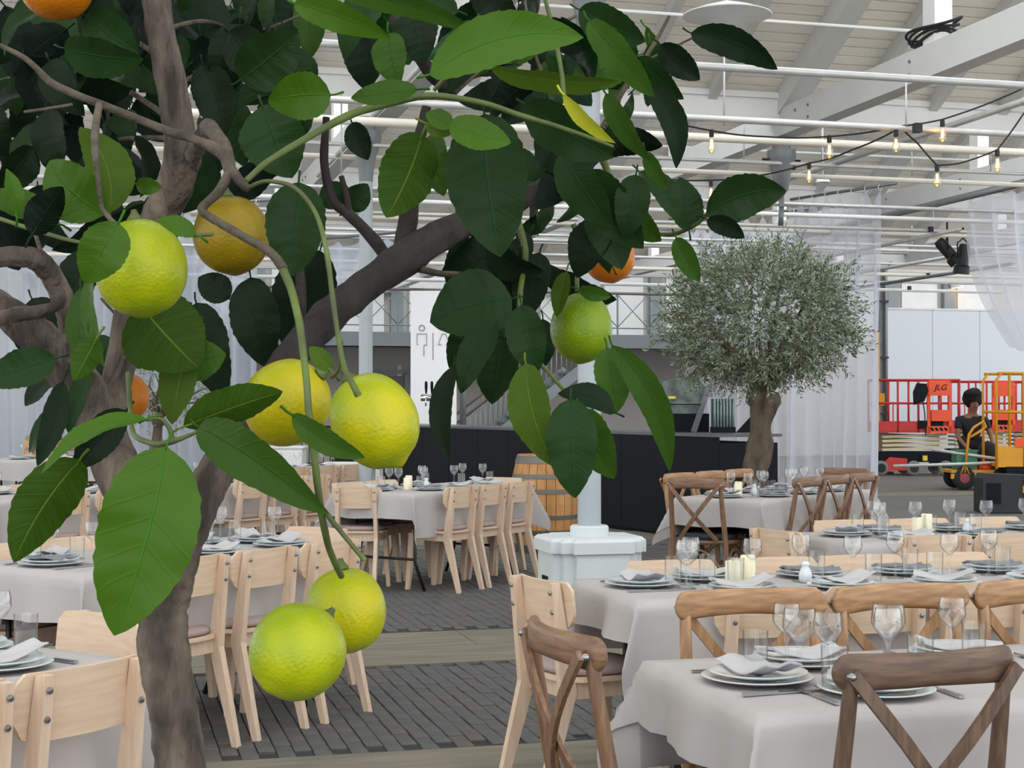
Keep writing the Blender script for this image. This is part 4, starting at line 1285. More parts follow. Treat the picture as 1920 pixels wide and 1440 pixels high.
swag('small white swag behind the slender grey column', W(585, 455, 23.0), W(770, 440, 22.0), W(575, 560, 22.8), W(660, 610, 22.2), W(720, 500, 21.8), 4, M_SHEERT, 2, 0.06)

# ---- string lights -------------------------------------------------------------
def bulb_mat():
    k = NT('amber_bulb_glass'); k.n.remove(k.b)
    tr = k.new('ShaderNodeBsdfTransparent'); tr.inputs[0].default_value = (1.0, 0.92, 0.76, 1)
    gl = k.new('ShaderNodeBsdfGlossy'); gl.inputs['Roughness'].default_value = 0.05
    lw = k.new('ShaderNodeLayerWeight'); lw.inputs['Blend'].default_value = 0.25
    mx = k.new('ShaderNodeMixShader'); k.ln(lw.outputs['Facing'], mx.inputs[0])
    k.ln(tr.outputs[0], mx.inputs[1]); k.ln(gl.outputs[0], mx.inputs[2]); k.ln(mx.outputs[0], k.out.inputs[0])
    return k.m
M_BULB = bulb_mat()
M_FIL = mat('glowing_filament', srgb(255, 190, 90), 0.5, emit=srgb(255, 190, 100), estr=16.0)
BULB_S = MB().lathe([(0, 0.0), (0.016, 0.0), (0.019, -0.02), (0.019, -0.055), (0.014, -0.06)], 12).mesh('bulb_socket', M_BLACKRUB, True, 40)
BULB_G = MB().lathe([(0.013, -0.058), (0.016, -0.075), (0.028, -0.115), (0.032, -0.145), (0.026, -0.175), (0.012, -0.19), (0, -0.193)], 16).mesh('bulb_glass', M_BULB, True)
fm = MB()
for k in range(6):
    a = 2 * pi * k / 6; fm.tube([(0.006 * cos(a), 0.006 * sin(a), -0.08), (0.012 * cos(a), 0.012 * sin(a), -0.15)], 0.0022, 5)
BULB_F = fm.mesh('bulb_filament', M_FIL)
def string_light(label, pts, bulbs):
    t = thing('string_light', label, 'string light', group='festoon light strings')
    P = [W(*p) for p in pts]; Q = []
    for a, b in zip(P, P[1:]):
        for k in range(6): 
            u = k / 6; Q.append(a.lerp(b, u) - Vector((0, 0, 0.05 * sin(pi * u) * (b - a).length * 0.4)))
    Q.append(P[-1])
    MB().tube(Q, 0.0075, 6).build('cord', M_BLACKRUB, t, True)
    for px, py, d in bulbs:
        b = W(px, py, d)
        s_ = link('bulb', BULB_G, t, b); link('socket', BULB_S, s_); link('filament', BULB_F, s_)
string_light('long string of amber bulbs sagging along the upper pipes', [(1215, 215, 12.2), (1334, 245, 12.3), (1430, 256, 12.4), (1555, 256, 12.5), (1690, 236, 12.6), (1767, 224, 12.6), (1920, 165, 12.6), (2000, 130, 12.6)],
             [(1334, 243, 12.3), (1555, 254, 12.5), (1680, 243, 12.55), (1767, 224, 12.6)])
string_light('short string of amber bulbs looping under the pipe crossing', [(1690, 240, 12.7), (1720, 268, 12.7), (1757, 310, 12.7), (1800, 306, 12.7), (1870, 281, 12.7), (1920, 212, 12.7)], [(1757, 308, 12.7), (1870, 280, 12.7)])
string_light('string of amber bulbs above the drape rod', [(1690, 238, 12.8), (1600, 280, 13.4), (1517, 306, 14.2), (1420, 330, 14.4), (1333, 338, 14.6), (1240, 335, 14.8)], [(1517, 305, 14.2), (1333, 338, 14.6)])
# coil of black cable on the tie beam
p = onX(1750, 125, 7.05); co = thing('cable_coil', 'coil of black cable lying on the tie beam', 'cable', (p.x, p.y, 4.56))
for k in range(4):
    MB().tube([(0.1 * cos(a) * (1 + 0.2 * k / 4), (0.28 + 0.05 * k) * sin(a), 0.03 + 0.03 * k + 0.025 * sin(2 * a + k)) for a in [2 * pi * q / 20 for q in range(21)]], 0.013, 6).build('loop', M_BLACKRUB, co, True)

# ---- pendant lamps ---------------------------------------------------------------
p = W(1363, 30, 11.0)
pn = thing('pendant_lamp', 'wide flat white pendant lamp under the boarding', 'lamp', (p.x, p.y, p.z))
MB().lathe([(0.06, -0.075), (0.20, -0.03), (0.315, 0.0), (0.318, 0.008), (0.20, 0.05), (0.04, 0.10), (0, 0.105)], 48).build('shade', M_WHITE, pn, True, 50)
MB().lathe([(0, -0.12), (0.05, -0.12), (0.065, -0.1), (0.06, -0.07), (0, -0.07)], 20).build('lamp_body', M_GREYPAINT, pn, True)
MB().tube([(0, 0, 0.1), (0, 0, 6.0 - p.z)], 0.008, 6).build('rod', M_WHITE, pn, True)
p = W(1543, 342, 19.5)
pn = thing('pendant_lamp', 'small white dome pendant lamp above the drape', 'lamp', (p.x, p.y, p.z))
MB().lathe([(0.09, 0), (0.08, 0.04), (0.04, 0.075), (0.015, 0.085), (0, 0.085)], 20).build('shade', M_WHITE, pn, True)
MB().tube([(0, 0, 0.08), (0, 0, 0.9)], 0.006, 6).build('rod', M_WHITE, pn, True)

# ---- stage lamps ------------------------------------------------------------------
def spot(px, py, d, tilt, pan, label):
    p = W(px, py, d)
    t = thing('stage_lamp', label, 'stage lamp', (p.x, p.y, p.z), pan, 'black stage lamps')
    R = Matrix.Rotation(tilt, 3, 'X')
    MB().lathe([(0, 0.22), (0.07, 0.21), (0.09, 0.15), (0.09, -0.10), (0.12, -0.13), (0.125, -0.24), (0.11, -0.24), (0.10, -0.14), (0, -0.12)], 20, (0, 0, 0), R).build('body', M_BLACKMET, t, True, 40)
    MB().lathe([(0, -0.16), (0.095, -0.16)], 16, (0, 0, 0), R).build('lens', mat('warm_lens', srgb(255, 190, 120), 0.3, emit=srgb(255, 160, 90), estr=1.5), t)
    MB().tube([(-0.14, 0, 0), (-0.14, 0, 0.22), (0, 0, 0.30), (0.14, 0, 0.22), (0.14, 0, 0)], 0.012, 8).build('yoke', M_BLACKMET, t, True)
    MB().tube([(0, 0, 0.29), (0, 0, 0.46)], 0.015, 8).build('clamp', M_BLACKMET, t, True)
spot(1776, 470, 23.6, -0.7, 1.1, 'black stage lamp tilted with a warm lens under the pipes')
spot(1806, 484, 23.2, 0.15, 0.4, 'black stage lamp pointing down beside the tilted one')

# ---- white partition and steel column at the right rear ---------------------------
pt = thing('partition_screen', 'row of tall white partition panels behind the lifts', 'partition')
p0 = W(1657, 580, 36.0)
ztop = p0.z; xs_ = [0.0, 1.25, 2.5, 3.75, 5.0, 6.25, 7.5, 8.75]
for a, b in zip(xs_, xs_[1:]):
    MB().box((p0.x + (a + b) / 2, p0.y, ztop / 2), (b - a - 0.012, 0.05, ztop)).build('panel', mat('partition_white', srgb(200, 205, 212), 0.45), pt)
MB().box((p0.x + 4.4, p0.y, ztop + 0.02), (8.8, 0.08, 0.04)).build('top_rail', M_STEEL, pt)
p = W(1650, 760, 33.0)
sc_ = thing('service_pipes', 'dark grey steel stanchion with service pipes beside the drape', 'pipes', (p.x, p.y, 0))
MB().box((0.08, 0.1, 2.2), (0.16, 0.12, 4.4)).build('stanchion', M_STEELD, sc_)
MB().tube([(-0.06, 0, 0), (-0.06, 0, 4.4)], 0.06, 12).build('pipe', mat('dark_pipe', srgb(74, 80, 86), 0.5), sc_, True)
MB().tube([(0.14, -0.02, 0), (0.14, -0.02, 4.4)], 0.035, 12).build('pipe', M_STEELD, sc_, True)
for z in (1.2, 2.4, 3.6): MB().box((0.03, -0.05, z), (0.3, 0.03, 0.04)).build('bracket', M_BLACKMET, sc_)
p = onY(1794, 540, 38.7)
wl_ = thing('wall_lamp', 'small glowing wall lamp above the partition', 'lamp', (p.x, p.y, p.z))
MB().lathe([(0.16, 0.0), (0.2, 0.1), (0.2, 0.13), (0, 0.13)], 16).build('shade', M_WHITE, wl_, True)
MB().lathe([(0, 0.0), (0.15, 0.0)], 16).build('bulb', mat('warm_glow', srgb(255, 190, 110), 0.4, emit=srgb(255, 178, 96), estr=5.0), wl_)

# ---- scissor lifts -------------------------------------------------------------------
M_RED = mat('lift_red', srgb(204, 50, 42), 0.45, var=0.15, scale=3)
M_ORANGE = mat('lift_orange', srgb(244, 84, 36), 0.42, var=0.1, scale=3)
M_YELLOW = mat('lift_yellow', srgb(232, 160, 28), 0.45, var=0.15, scale=3)
M_CREAM = mat('scissor_cream', srgb(206, 192, 158), 0.5)
M_TYRE = mat('grey_tyre', srgb(120, 120, 116), 0.8)
def letters(txt, size, m, parent, loc, rot, ext=0.004):
    cu = bpy.data.curves.new('lettering', 'FONT'); cu.body = txt; cu.size = size; cu.extrude = ext; cu.shear = 0.25
    cu.materials.append(m)
    tmp = bpy.data.objects.new('lettering_curve', cu); COL.objects.link(tmp)
    bpy.context.view_layer.update()
    me = bpy.data.meshes.new_from_object(tmp.evaluated_get(bpy.context.evaluated_depsgraph_get()))
    bpy.data.objects.remove(tmp)
    o = link('lettering', me, parent, loc); o.rotation_euler = rot
    return o
def lift(px, d, label, wdt, mr, mo, jlg=False, chassis=True):
    s = d / 2900.0
    p = W(px, 760, d)
    t = thing('scissor_lift', label, 'scissor lift', (p.x, p.y, 0), -YAW, 'scissor lifts')
    D = 0.76; hw = wdt / 2; zb, zm, zt = 0.84, 1.42, 1.88
    MB().box((0, D / 2, zb + 0.03), (wdt, D, 0.06)).build('platform', mr, t)
    for y in (0.0, D):
        MB().box((0, y, zb + 0.13), (wdt, 0.02, 0.18)).build('toe_board', mr, t)
        for z in (zm, zt): MB().tube([(-hw, y, z), (hw, y, z)], 0.022, 8).build('guard_rail', mr, t, True)
        n = 5
        for i in range(n): MB().tube([(-hw + wdt * i / (n - 1), y, zb), (-hw + wdt * i / (n - 1), y, zt)], 0.022, 8).build('guard_post', mr, t, True)
    for x in (-hw, hw):
        for z in (zm, zt): MB().tube([(x, 0, z), (x, D, z)], 0.022, 8).build('guard_rail', mr, t, True)
    MB().box((-hw + 0.5 * wdt * 0.38, -0.01, zb + 0.36), (0.02, 0.02, 0.5)).build('gate_post', mr, t)
    # control boxes and gate in bright orange
    gx = hw - 0.42
    MB().box((gx, -0.05, 1.72), (0.42, 0.10, 0.30)).build('control_box', mo, t)
    MB().box((gx + 0.02, -0.05, 1.18), (0.36, 0.10, 0.22)).build('manual_box', mo, t)
    for dx in (-0.2, 0.22): MB().box((gx + dx, -0.04, 1.32), (0.06, 0.06, 1.0)).build('gate_upright', mo, t)
    hz = MB().box((gx + 0.01, -0.04, 0.90), (0.5, 0.06, 0.14)).build('step_plate', mo, t)
    for k in range(4):
        MB().prism([(-0.17 + k * 0.09, 0.88), (-0.12 + k * 0.09, 0.88), (-0.15 + k * 0.09, 0.94), (-0.20 + k * 0.09, 0.94)], (gx + 0.02, -0.075, 0), (1, 0, 0), (0, 0, 1), 0.006).build('hazard_stripe', M_BLACK, hz)
    MB().box((gx - 0.16, -0.02, 1.0), (0.5, 0.05, 0.16)).build('battery_pack', M_BLACK, t)
    # scissor stack
    for i in range(4):
        z = 0.50 + i * 0.085
        sp = MB().bar((-hw * 0.85, 0.12, z), (hw * 0.72, 0.12, z + 0.05), 0.05, 0.05)
        sp.build('scissor_arm', M_CREAM, t)
        MB().bar((-hw * 0.85, 0.64, z + 0.05), (hw * 0.72, 0.64, z), 0.05, 0.05).build('scissor_arm', M_CREAM, t)
    if chassis:
        MB().box((0, D / 2, 0.36), (wdt * 0.92, D * 0.9, 0.2)).build('chassis', M_BLACK, t)
        MB().prism([(-hw * 0.85, 0.1), (-hw * 0.28, 0.1), (-hw * 0.28, 0.33), (-hw * 0.7, 0.36), (-hw * 0.85, 0.25)], (0, -0.02, 0), (1, 0, 0), (0, 0, 1), -0.06).build('side_cover', mr, t)
        MB().box((hw * 0.15, -0.0, 0.34), (0.08, 0.1, 0.1)).build('warning_label', mat('label_yellow', srgb(235, 205, 60), 0.5), t)
        R = Matrix.Rotation(pi / 2, 3, 'X')
        for x in (-hw * 0.92, -hw * 0.12, hw * 0.66):
            for y in (0.0, D):
                w = MB().lathe([(0.05, -0.05), (0.12, -0.05), (0.145, -0.03), (0.145, 0.03), (0.12, 0.05), (0.05, 0.05)], 20, (x, y, 0.145), R).build('wheel', M_TYRE, t, True, 40)
                MB().lathe([(0, 0.052), (0.09, 0.052), (0.09, -0.052), (0, -0.052)], 16, (x, y, 0.145), R).build('hub', M_BLACKMET, w)
    if jlg:
        letters('JLG', 0.16, M_BLACK, t, (gx - 0.10, -0.105, 1.68), (pi / 2, 0, 0))
    return t
lift(1722, 30.5, 'red scissor lift with orange control box standing by the drape', 1.62, M_RED, M_ORANGE, True)
lift(1850, 32.5, 'second red scissor lift behind the crouched worker', 1.5, M_RED, M_ORANGE)
lift(1960, 33.0, 'third red scissor lift behind the yellow cage', 1.5, M_RED, M_ORANGE)
# black lamp hung in the first lift
p = W(1724, 735, 30.2)
bl = thing('work_lamp', 'black work lamp hanging inside the red lift', 'lamp', (p.x, p.y, p.z), -YAW)
MB().prism([(-0.12, -0.25), (0.06, -0.18), (0.14, 0.02), (0.1, 0.16), (-0.06, 0.17), (-0.13, 0.0)], (0, 0, 0), (1, 0, 0), (0, 0, 1), 0.14).build('housing', M_BLACK, bl)
MB().tube([(0.05, 0, -0.1), (0.1, 0, -0.4), (0.12, 0, -0.85)], 0.012, 6).build('cable', M_BLACKRUB, bl, True)
# yellow lift cage at the frame edge
p = W(1868, 760, 25.0)
yl = thing('yellow_lift', 'yellow lift cage with guard rails at the frame edge', 'lift cage', (p.x, p.y, 0), -YAW)
for x in (0.0, 0.44, 0.9):
    for y in (0, 0.7): MB().tube([(x, y, 0.35), (x, y, 1.86 if x else 1.78), (x + (0.08 if x == 0 else 0), y, 1.9)], 0.024, 8).build('guard_post', M_YELLOW, yl, True)
for y in (0, 0.7):
    for z in (1.9, 1.27): MB().tube([(0.02, y, z), (0.9, y, z)], 0.022, 8).build('guard_rail', M_YELLOW, yl, True)
MB().box((0.45, 0.0, 0.55), (0.9, 0.03, 0.34)).build('toe_panel', M_YELLOW, yl)
MB().box((0.45, 0.35, 0.42), (0.9, 0.7, 0.06)).build('platform', M_YELLOW, yl)
MB().box((0.45, 0.1, 0.24), (0.6, 0.3, 0.3)).build('mast_base', M_BLACK, yl)
MB().box((0.36, -0.03, 0.78), (0.14, 0.02, 0.14)).build('warning_label', M_ORANGE, yl)
MB().box((0.45, 0.35, 0.05), (0.9, 0.8, 0.1)).build('chassis', M_YELLOW, yl)
# tall yellow mast beside the drape
p = W(1646, 700, 31.0)
ym = thing('yellow_mast', 'thin yellow mast rising beside the drape edge', 'mast', (p.x, p.y, 0), -YAW)
MB().bar((0, 0, 0), (0, 0, 2.85), 0.07, 0.07, up=(0, 1, 0)).build('pole', M_YELLOW, ym)
MB().box((0.05, -0.03, 1.5), (0.14, 0.1, 0.24)).build('lock_box', M_YELLOW, ym)
MB().box((0, 0, 0.03), (0.5, 0.5, 0.06)).build('foot', M_BLACKMET, ym)

# ---- hand cart with pipes -----------------------------------------------------------
p = W(1830, 760, 25.6); s = 25.6 / 2900
ct = thing('hand_cart', 'yellow flat hand cart with black tyres and loop handle', 'cart', (p.x, p.y, 0), -YAW)
MB().box((0, 0, 0.30), (1.0, 0.6, 0.05)).build('deck', M_YELLOW, ct)
MB().bar((-0.5, -0.28, 0.22), (0.5, -0.28, 0.22), 0.04, 0.08).build('frame_rail', M_YELLOW, ct)
MB().tube([(-0.28, -0.3, 0.28), (-0.22, -0.34, 0.9), (-0.14, -0.34, 1.02), (0.02, -0.34, 1.12), (0.06, -0.34, 1.03), (-0.08, -0.34, 0.93), (-0.20, -0.34, 0.86)], 0.022, 8).build('handle', M_YELLOW, ct, True)
for a in ((-0.36, 0.24), (-0.19, 0.24)): MB().bar((a[0], -0.3, a[1]), (-0.28, -0.31, 0.42), 0.02, 0.02).build('handle_brace', M_YELLOW, ct)
R = Matrix.Rotation(pi / 2, 3, 'X')
for x in (-0.28, 0.34):
    for y in (-0.26, 0.26):
        w = MB().lathe([(0.08, -0.05), (0.15, -0.055), (0.19, -0.03), (0.19, 0.03), (0.15, 0.055), (0.08, 0.05)], 22, (x, y, 0.19), R).build('wheel', M_BLACKRUB, ct, True, 40)
        MB().lathe([(0, 0.056), (0.08, 0.05), (0.08, -0.05), (0, -0.056)], 16, (x, y, 0.19), R).build('hub', mat('hub_red', srgb(150, 60, 62), 0.5), w)
def loose_pipe(a, b, label):
    o = MB().tube([W(*a), W(*b)], 0.026, 10).build('loose_pipe', M_STEEL, None, True); tag(o, label, 'pipe', 'loose pipes on the cart')
loose_pipe((1675, 874, 25.1), (1895, 867, 25.3), 'long steel pipe lying across the cart deck')
loose_pipe((1748, 843, 25.4), (1868, 860, 25.3), 'steel pipe slanting down onto the cart load')
p = W(1808, 853, 25.5)
gc = thing('green_crate', 'green plastic crate standing on the hand cart', 'crate', (p.x, p.y, 0.325), -YAW)
M_GREENC = mat('green_plastic', srgb(36, 118, 84), 0.4)
MB().box((0, 0, 0.15), (0.34, 0.3, 0.3)).build('box', M_GREENC, gc); MB().box((0, 0, 0.31), (0.37, 0.33, 0.03)).build('rim', M_GREENC, gc)
p = W(1846, 858, 25.4)
o = MB().lathe([(0, 0), (0.11, 0), (0.12, 0.05), (0.09, 0.12), (0.05, 0.14), (0, 0.14)], 16, (p.x, p.y, 0.326)).build('red_helmet', M_ORANGE, None, True); tag(o, 'red-orange hard hat lying on the cart', 'hat')
p = W(1852, 830, 25.9)
bg_ = MB(); V = []
def bagf(u, v):
    a = 2 * pi * u; zz = v
    r = (0.20 + 0.04 * noise.noise(Vector((cos(a) * 1.5, sin(a) * 1.5, v * 3)))) * sqrt(max(0.0, 1 - (max(0, v - 0.35) / 0.65) ** 2.2))
    return Vector((p.x + r * cos(a) * 0.95, p.y + r * sin(a) * 0.8, 0.33 + 0.46 * zz))
bg_.grid(bagf, 20, 12)
o = bg_.build('black_bag', mat('black_canvas', srgb(22, 22, 25), 0.85, bump=0.3, bscale=9), None, True); tag(o, 'bulky black bag on the cart beside the worker', 'bag')
# speaker in front
p = W(1848, 960, 19.8)
sp_ = thing('floor_speaker', 'black floor speaker cabinet with orange tag', 'speaker', (p.x + 0.3, p.y, 0), -YAW)
MB().prism([(0, 0), (0.62, 0), (0.62, 0.48), (0.06, 0.50), (0, 0.44)], (-0.3, 0.4, 0), (1, 0, 0), (0, 0, 1), 0.4).build('cabinet', mat('speaker_black', srgb(40, 42, 44), 0.7), sp_)
MB().box((-0.16, -0.005, 0.25), (0.18, 0.02, 0.26)).build('port', M_BLACK, sp_)
MB().box((0.26, -0.01, 0.30), (0.10, 0.02, 0.09)).build('tag_plate', M_YELLOW, sp_)
MB().bar((0.24, -0.01, 0.0), (0.24, -0.01, 0.48), 0.02, 0.012).build('edge_strip', M_BLACKMET, sp_)

# ================================================================== OLIVE TREES
M_OBARK = mat('olive_bark', srgb(112, 98, 80), 0.9, col2=srgb(56, 46, 38), scale=9, stretch=(1, 1, 0.4), bump=1.0, bscale=22, detail=8)
def olive_leaf_mat():
    k = NT('olive_leaf'); b = k.b
    oi = k.new('ShaderNodeTexCoord'); nz = k.new('ShaderNodeTexNoise'); nz.inputs['Scale'].default_value = 26
    k.ln(oi.outputs['Object'], nz.inputs['Vector'])
    cr = k.new('ShaderNodeValToRGB')
    e = cr.color_ramp.elements; e[0].position = 0.3; e[0].color = srgb(52, 66, 44); e[1].position = 0.7; e[1].color = srgb(112, 126, 92)
    k.ln(nz.outputs['Fac'], cr.inputs[0])
    ge = k.new('ShaderNodeNewGeometry'); mx = k.new('ShaderNodeMix', data_type='RGBA'); k.ln(ge.outputs['Backfacing'], mx.inputs[0])
    k.ln(cr.outputs[0], mx.inputs[6]); mx.inputs[7].default_value = srgb(138, 148, 124)
    k.ln(mx.outputs[2], b.inputs['Base Color']); b.inputs['Roughness'].default_value = 0.5
    return k.m
M_OLEAF = olive_leaf_mat()
def olive(pt, label, th, crown_c, crown_r, ntwig, seed, tw=0.135):
    rn = random.Random(seed)
    t = thing('olive_tree', label, 'tree', (pt.x, pt.y, 0), 0, 'olive trees')
    # gnarled trunk
    pts, rs = [], []
    n = 34
    for i in range(n):
        z = th * i / (n - 1)
        pts.append(Vector((0.035 * sin(z * 3.1 + seed), 0.03 * cos(z * 2.3), z)))
        rs.append(tw * (1.35 - 0.55 * min(1, z / 0.5)) if z < 0.5 else tw * (0.85 + 0.10 * sin(z * 9) + (0.25 if z > th - 0.12 else 0)))
    mb = MB().tube(pts, rs, 26)
    V = []
    for x, y, z in mb.v:
        c = Vector((0.035 * sin(z * 3.1 + seed), 0.03 * cos(z * 2.3), z)); o = Vector((x, y, z)) - c
        k = 1 + 0.42 * noise.noise(Vector((x * 7, y * 7, z * 5 + seed))) + 0.2 * noise.noise(Vector((x * 18, y * 18, z * 7)))
        V.append(tuple(c + o * k))
    mb.v = V
    mb.build('trunk', M_OBARK, t, True)
    top = Vector((0.035 * sin(th * 3.1 + seed), 0, th - 0.06))
    ends = []
    for b in range(11):
        a = 2 * pi * b / 11 + rn.uniform(-.25, .25)
        e = Vector((cos(a) * crown_r[0] * rn.uniform(.45, .8), sin(a) * crown_r[1] * rn.uniform(.4, .8), 0)) + crown_c + Vector((0, 0, rn.uniform(-.55, .5) * crown_r[2]))
        m1 = top.lerp(e, 0.35) + Vector((0, 0, 0.05)); m2 = top.lerp(e, 0.7) + Vector((rn.uniform(-.06, .06), rn.uniform(-.06, .06), 0.03))
        MB().tube([top, m1, m2, e], [tw * 0.42, tw * 0.24, tw * 0.13, tw * 0.05], 8).build('branch', M_OBARK, t, True)
    leaves = MB(); twm = MB()
    for q in range(ntwig):
        while True:
            u = Vector((rn.uniform(-1, 1), rn.uniform(-1, 1), rn.uniform(-1, 1)))
            L = u.length
            if 0.15 < L < 1 and (L > 0.45 or rn.random() < 0.35): break
        lump = 1 + 0.22 * noise.noise(u.normalized() * 2.3 + Vector((seed, 0, 0)))
        if u.z < -0.62: u.z = -0.62 + rn.uniform(-0.08, 0.05)
        p = crown_c + Vector((u.x * crown_r[0], u.y * crown_r[1], u.z * crown_r[2])) * lump * 0.86
        dr = (u.normalized() + Vector((rn.uniform(-.7, .7), rn.uniform(-.7, .7), rn.uniform(-.55, .7)))).normalized()
        ln = rn.uniform(0.12, 0.30)
        sag = Vector((0, 0, -rn.uniform(0.0, 0.25)))
        prev = p
        nl = int(ln / 0.022)
        e = p + dr * ln + sag * ln
        if q % 3 == 0: twm.tube([p, e], [0.0025, 0.001], 3, False)
        for i in range(nl):
            s_ = (i + 0.5) / nl
            c = p + dr * ln * s_ + sag * ln * s_ * s_
            for sd in (0, 1):
                w = Vector((rn.uniform(-1, 1), rn.uniform(-1, 1), rn.uniform(-1, 1)))
                side = dr.cross(w).normalized()
                ld = (dr * 0.75 + side * 0.8).normalized()
                ll = rn.uniform(0.036, 0.062); lw = ll * rn.uniform(0.10, 0.14)
                wn = ld.cross(Vector((rn.uniform(-1, 1), rn.uniform(-1, 1), rn.uniform(-1, 1)))).normalized()
                leaves.add([c, c + ld * ll * 0.5 + wn * lw, c + ld * ll, c + ld * ll * 0.5 - wn * lw], [(0, 1, 2, 3)])
    o = leaves.build('foliage', M_OLEAF, t); o['kind'] = 'stuff'
    o = twm.build('twigs', M_OBARK, t); o['kind'] = 'stuff'
    return t
dO = 13.4; sO = dO / F_PX
pO = W(1424, 760, dO)
def zO(py): return CAM.z + (HORIZON - py) * sO
olive(pO, 'large olive tree with gnarled trunk and round grey-green crown', zO(735), Vector((-0.0, 0, zO(598))), (190 * sO, 0.85, 150 * sO), 1750, 3, 0.118)
pB = W(300, 760, 17.5)
olive(pB, 'thin olive tree half hidden behind the lemon tree fork', 1.30, Vector((0.1, 0, 1.55)), (0.75, 0.6, 0.42), 190, 8, 0.07)

# ================================================================== WORKER BY THE CART
def skin_mesh(name, verts, edges, radii, m, parent, sub=2):
    me = bpy.data.meshes.new(name); me.from_pydata([tuple(v) for v in verts], edges, [])
    o = link(name, me, parent)
    md = o.modifiers.new('skin', 'SKIN'); md.use_smooth_shade = True
    for i, r in enumerate(radii): me.skin_vertices[0].data[i].radius = (r, r) if not isinstance(r, tuple) else r
    me.skin_vertices[0].data[0].use_root = True
    sb = o.modifiers.new('sub', 'SUBSURF'); sb.levels = sub; sb.render_levels = sub
    me.materials.append(m)
    return o
pw_ = W(1820, 760, 26.4)
per = thing('person', 'worker in black shirt leaning over the hand cart', 'person', (pw_.x, pw_.y, 0), -YAW)
M_SKIN = mat('brown_skin', srgb(128, 84, 64), 0.5)
M_TEE = mat('black_tshirt', srgb(26, 27, 31), 0.85)
M_TROU = mat('black_trousers', srgb(20, 20, 24), 0.9)
M_HAIR = mat('black_curls', srgb(18, 16, 16), 0.9, bump=0.6, bscale=40)
V = [(0.02, .06, .76), (.02, .02, .95), (.01, -.03, 1.12), (.02, -.06, 1.25), (.03, -.09, 1.34), (.035, -.10, 1.46),
     (-.21, -.03, 1.13), (-.25, -.10, .84), (-.13, -.28, .64), (-.08, -.33, .59),
     (.23, -.03, 1.12), (.32, -.10, .85), (.30, -.30, .68), (.28, -.36, .63),
     (-.09, .06, .72), (-.15, -.12, .42), (-.14, .03, .09), (-.14, -.13, .045),
     (.13, .06, .72), (.17, -.12, .42), (.15, .03, .09), (.15, -.13, .045)]
Eg = [(0, 1), (1, 2), (2, 3), (3, 4), (4, 5), (2, 6), (6, 7), (7, 8), (8, 9), (2, 10), (10, 11), (11, 12), (12, 13), (0, 14), (14, 15), (15, 16), (16, 17), (0, 18), (18, 19), (19, 20), (20, 21)]
Rd = [.13, .125, .13, .055, .075, .085, .06, .042, .03, .034, .06, .042, .03, .034, .085, .06, .042, .038, .085, .06, .042, .038]
# fingers
for hi, sgn_ in ((9, 1), (13, -1)):
    h = Vector(V[hi])
    for k in range(4):
        a = len(V); off = (k - 1.5) * 0.018
        V += [tuple(h + Vector((0.035 * sgn_ * 0.4 + off, -0.035, -0.03 - 0.004 * (1.5 - abs(k - 1.5))))), tuple(h + Vector((0.01 * sgn_ + off, -0.05, -0.075)))]
        Eg += [(hi, a), (a, a + 1)]; Rd += [.0095, .008]
    a = len(V); V += [tuple(h + Vector((0.045 * sgn_, 0.0, -0.02))), tuple(h + Vector((0.055 * sgn_, -0.025, -0.045)))]
    Eg += [(hi, a), (a, a + 1)]; Rd += [.011, .009]
skin_mesh('body', V, Eg, Rd, M_SKIN, per)
skin_mesh('shirt', [V[0], V[1], V[2], (.018, -.055, 1.21), V[6], (-.235, -.07, .96), V[10], (.275, -.07, .96)], [(0, 1), (1, 2), (2, 3), (2, 4), (4, 5), (2, 6), (6, 7)], [.16, .155, .165, .075, .085, .072, .085, .072], M_TEE, per)
skin_mesh('trousers', [V[0], V[14], V[15], (-.142, .02, .12), V[18], V[19], (.152, .02, .12)], [(0, 1), (1, 2), (2, 3), (0, 4), (4, 5), (5, 6)], [.15, .11, .082, .07, .11, .082, .07], M_TROU, per)
hm = MB()
def hairf(u, v):
    a = 2 * pi * u; b = pi * v
    d_ = Vector((sin(b) * cos(a), sin(b) * sin(a), cos(b)))
    r = 0.172 * (1 + 0.18 * noise.noise(d_ * 4.2)) 
    if d_.y < -0.2 and d_.z < 0.25: r *= 0.62
    return Vector((0.02, -0.055, 1.505)) + d_ * r
hm.grid(hairf, 28, 16); hm.build('hair', M_HAIR, per, True)
fc = MB()
for sx in (-1, 1): fc.lathe([(0, -0.008), (0.008, -0.004), (0.009, 0), (0.008, 0.004), (0, 0.008)], 8, (0.035 + sx * 0.03, -0.178, 1.425))
fc.build('eyes', mat('eye_dark', srgb(20, 16, 14), 0.3), per, True)
MB().prism([(-0.012, -0.02), (0.012, -0.02), (0.005, 0.03), (-0.005, 0.03)], (0.035, -0.176, 1.39), (1, 0, 0), (0, 0, 1), 0.022).build('nose', M_SKIN, per)
MB().box((0.035, -0.165, 1.352), (0.045, 0.02, 0.012)).build('mouth', mat('lip_brown', srgb(110, 62, 54), 0.5), per)
MB().box((0.16, -0.178, 1.08), (0.07, 0.02, 0.018)).build('shirt_print', mat('print_white', srgb(220, 220, 220), 0.6), per)

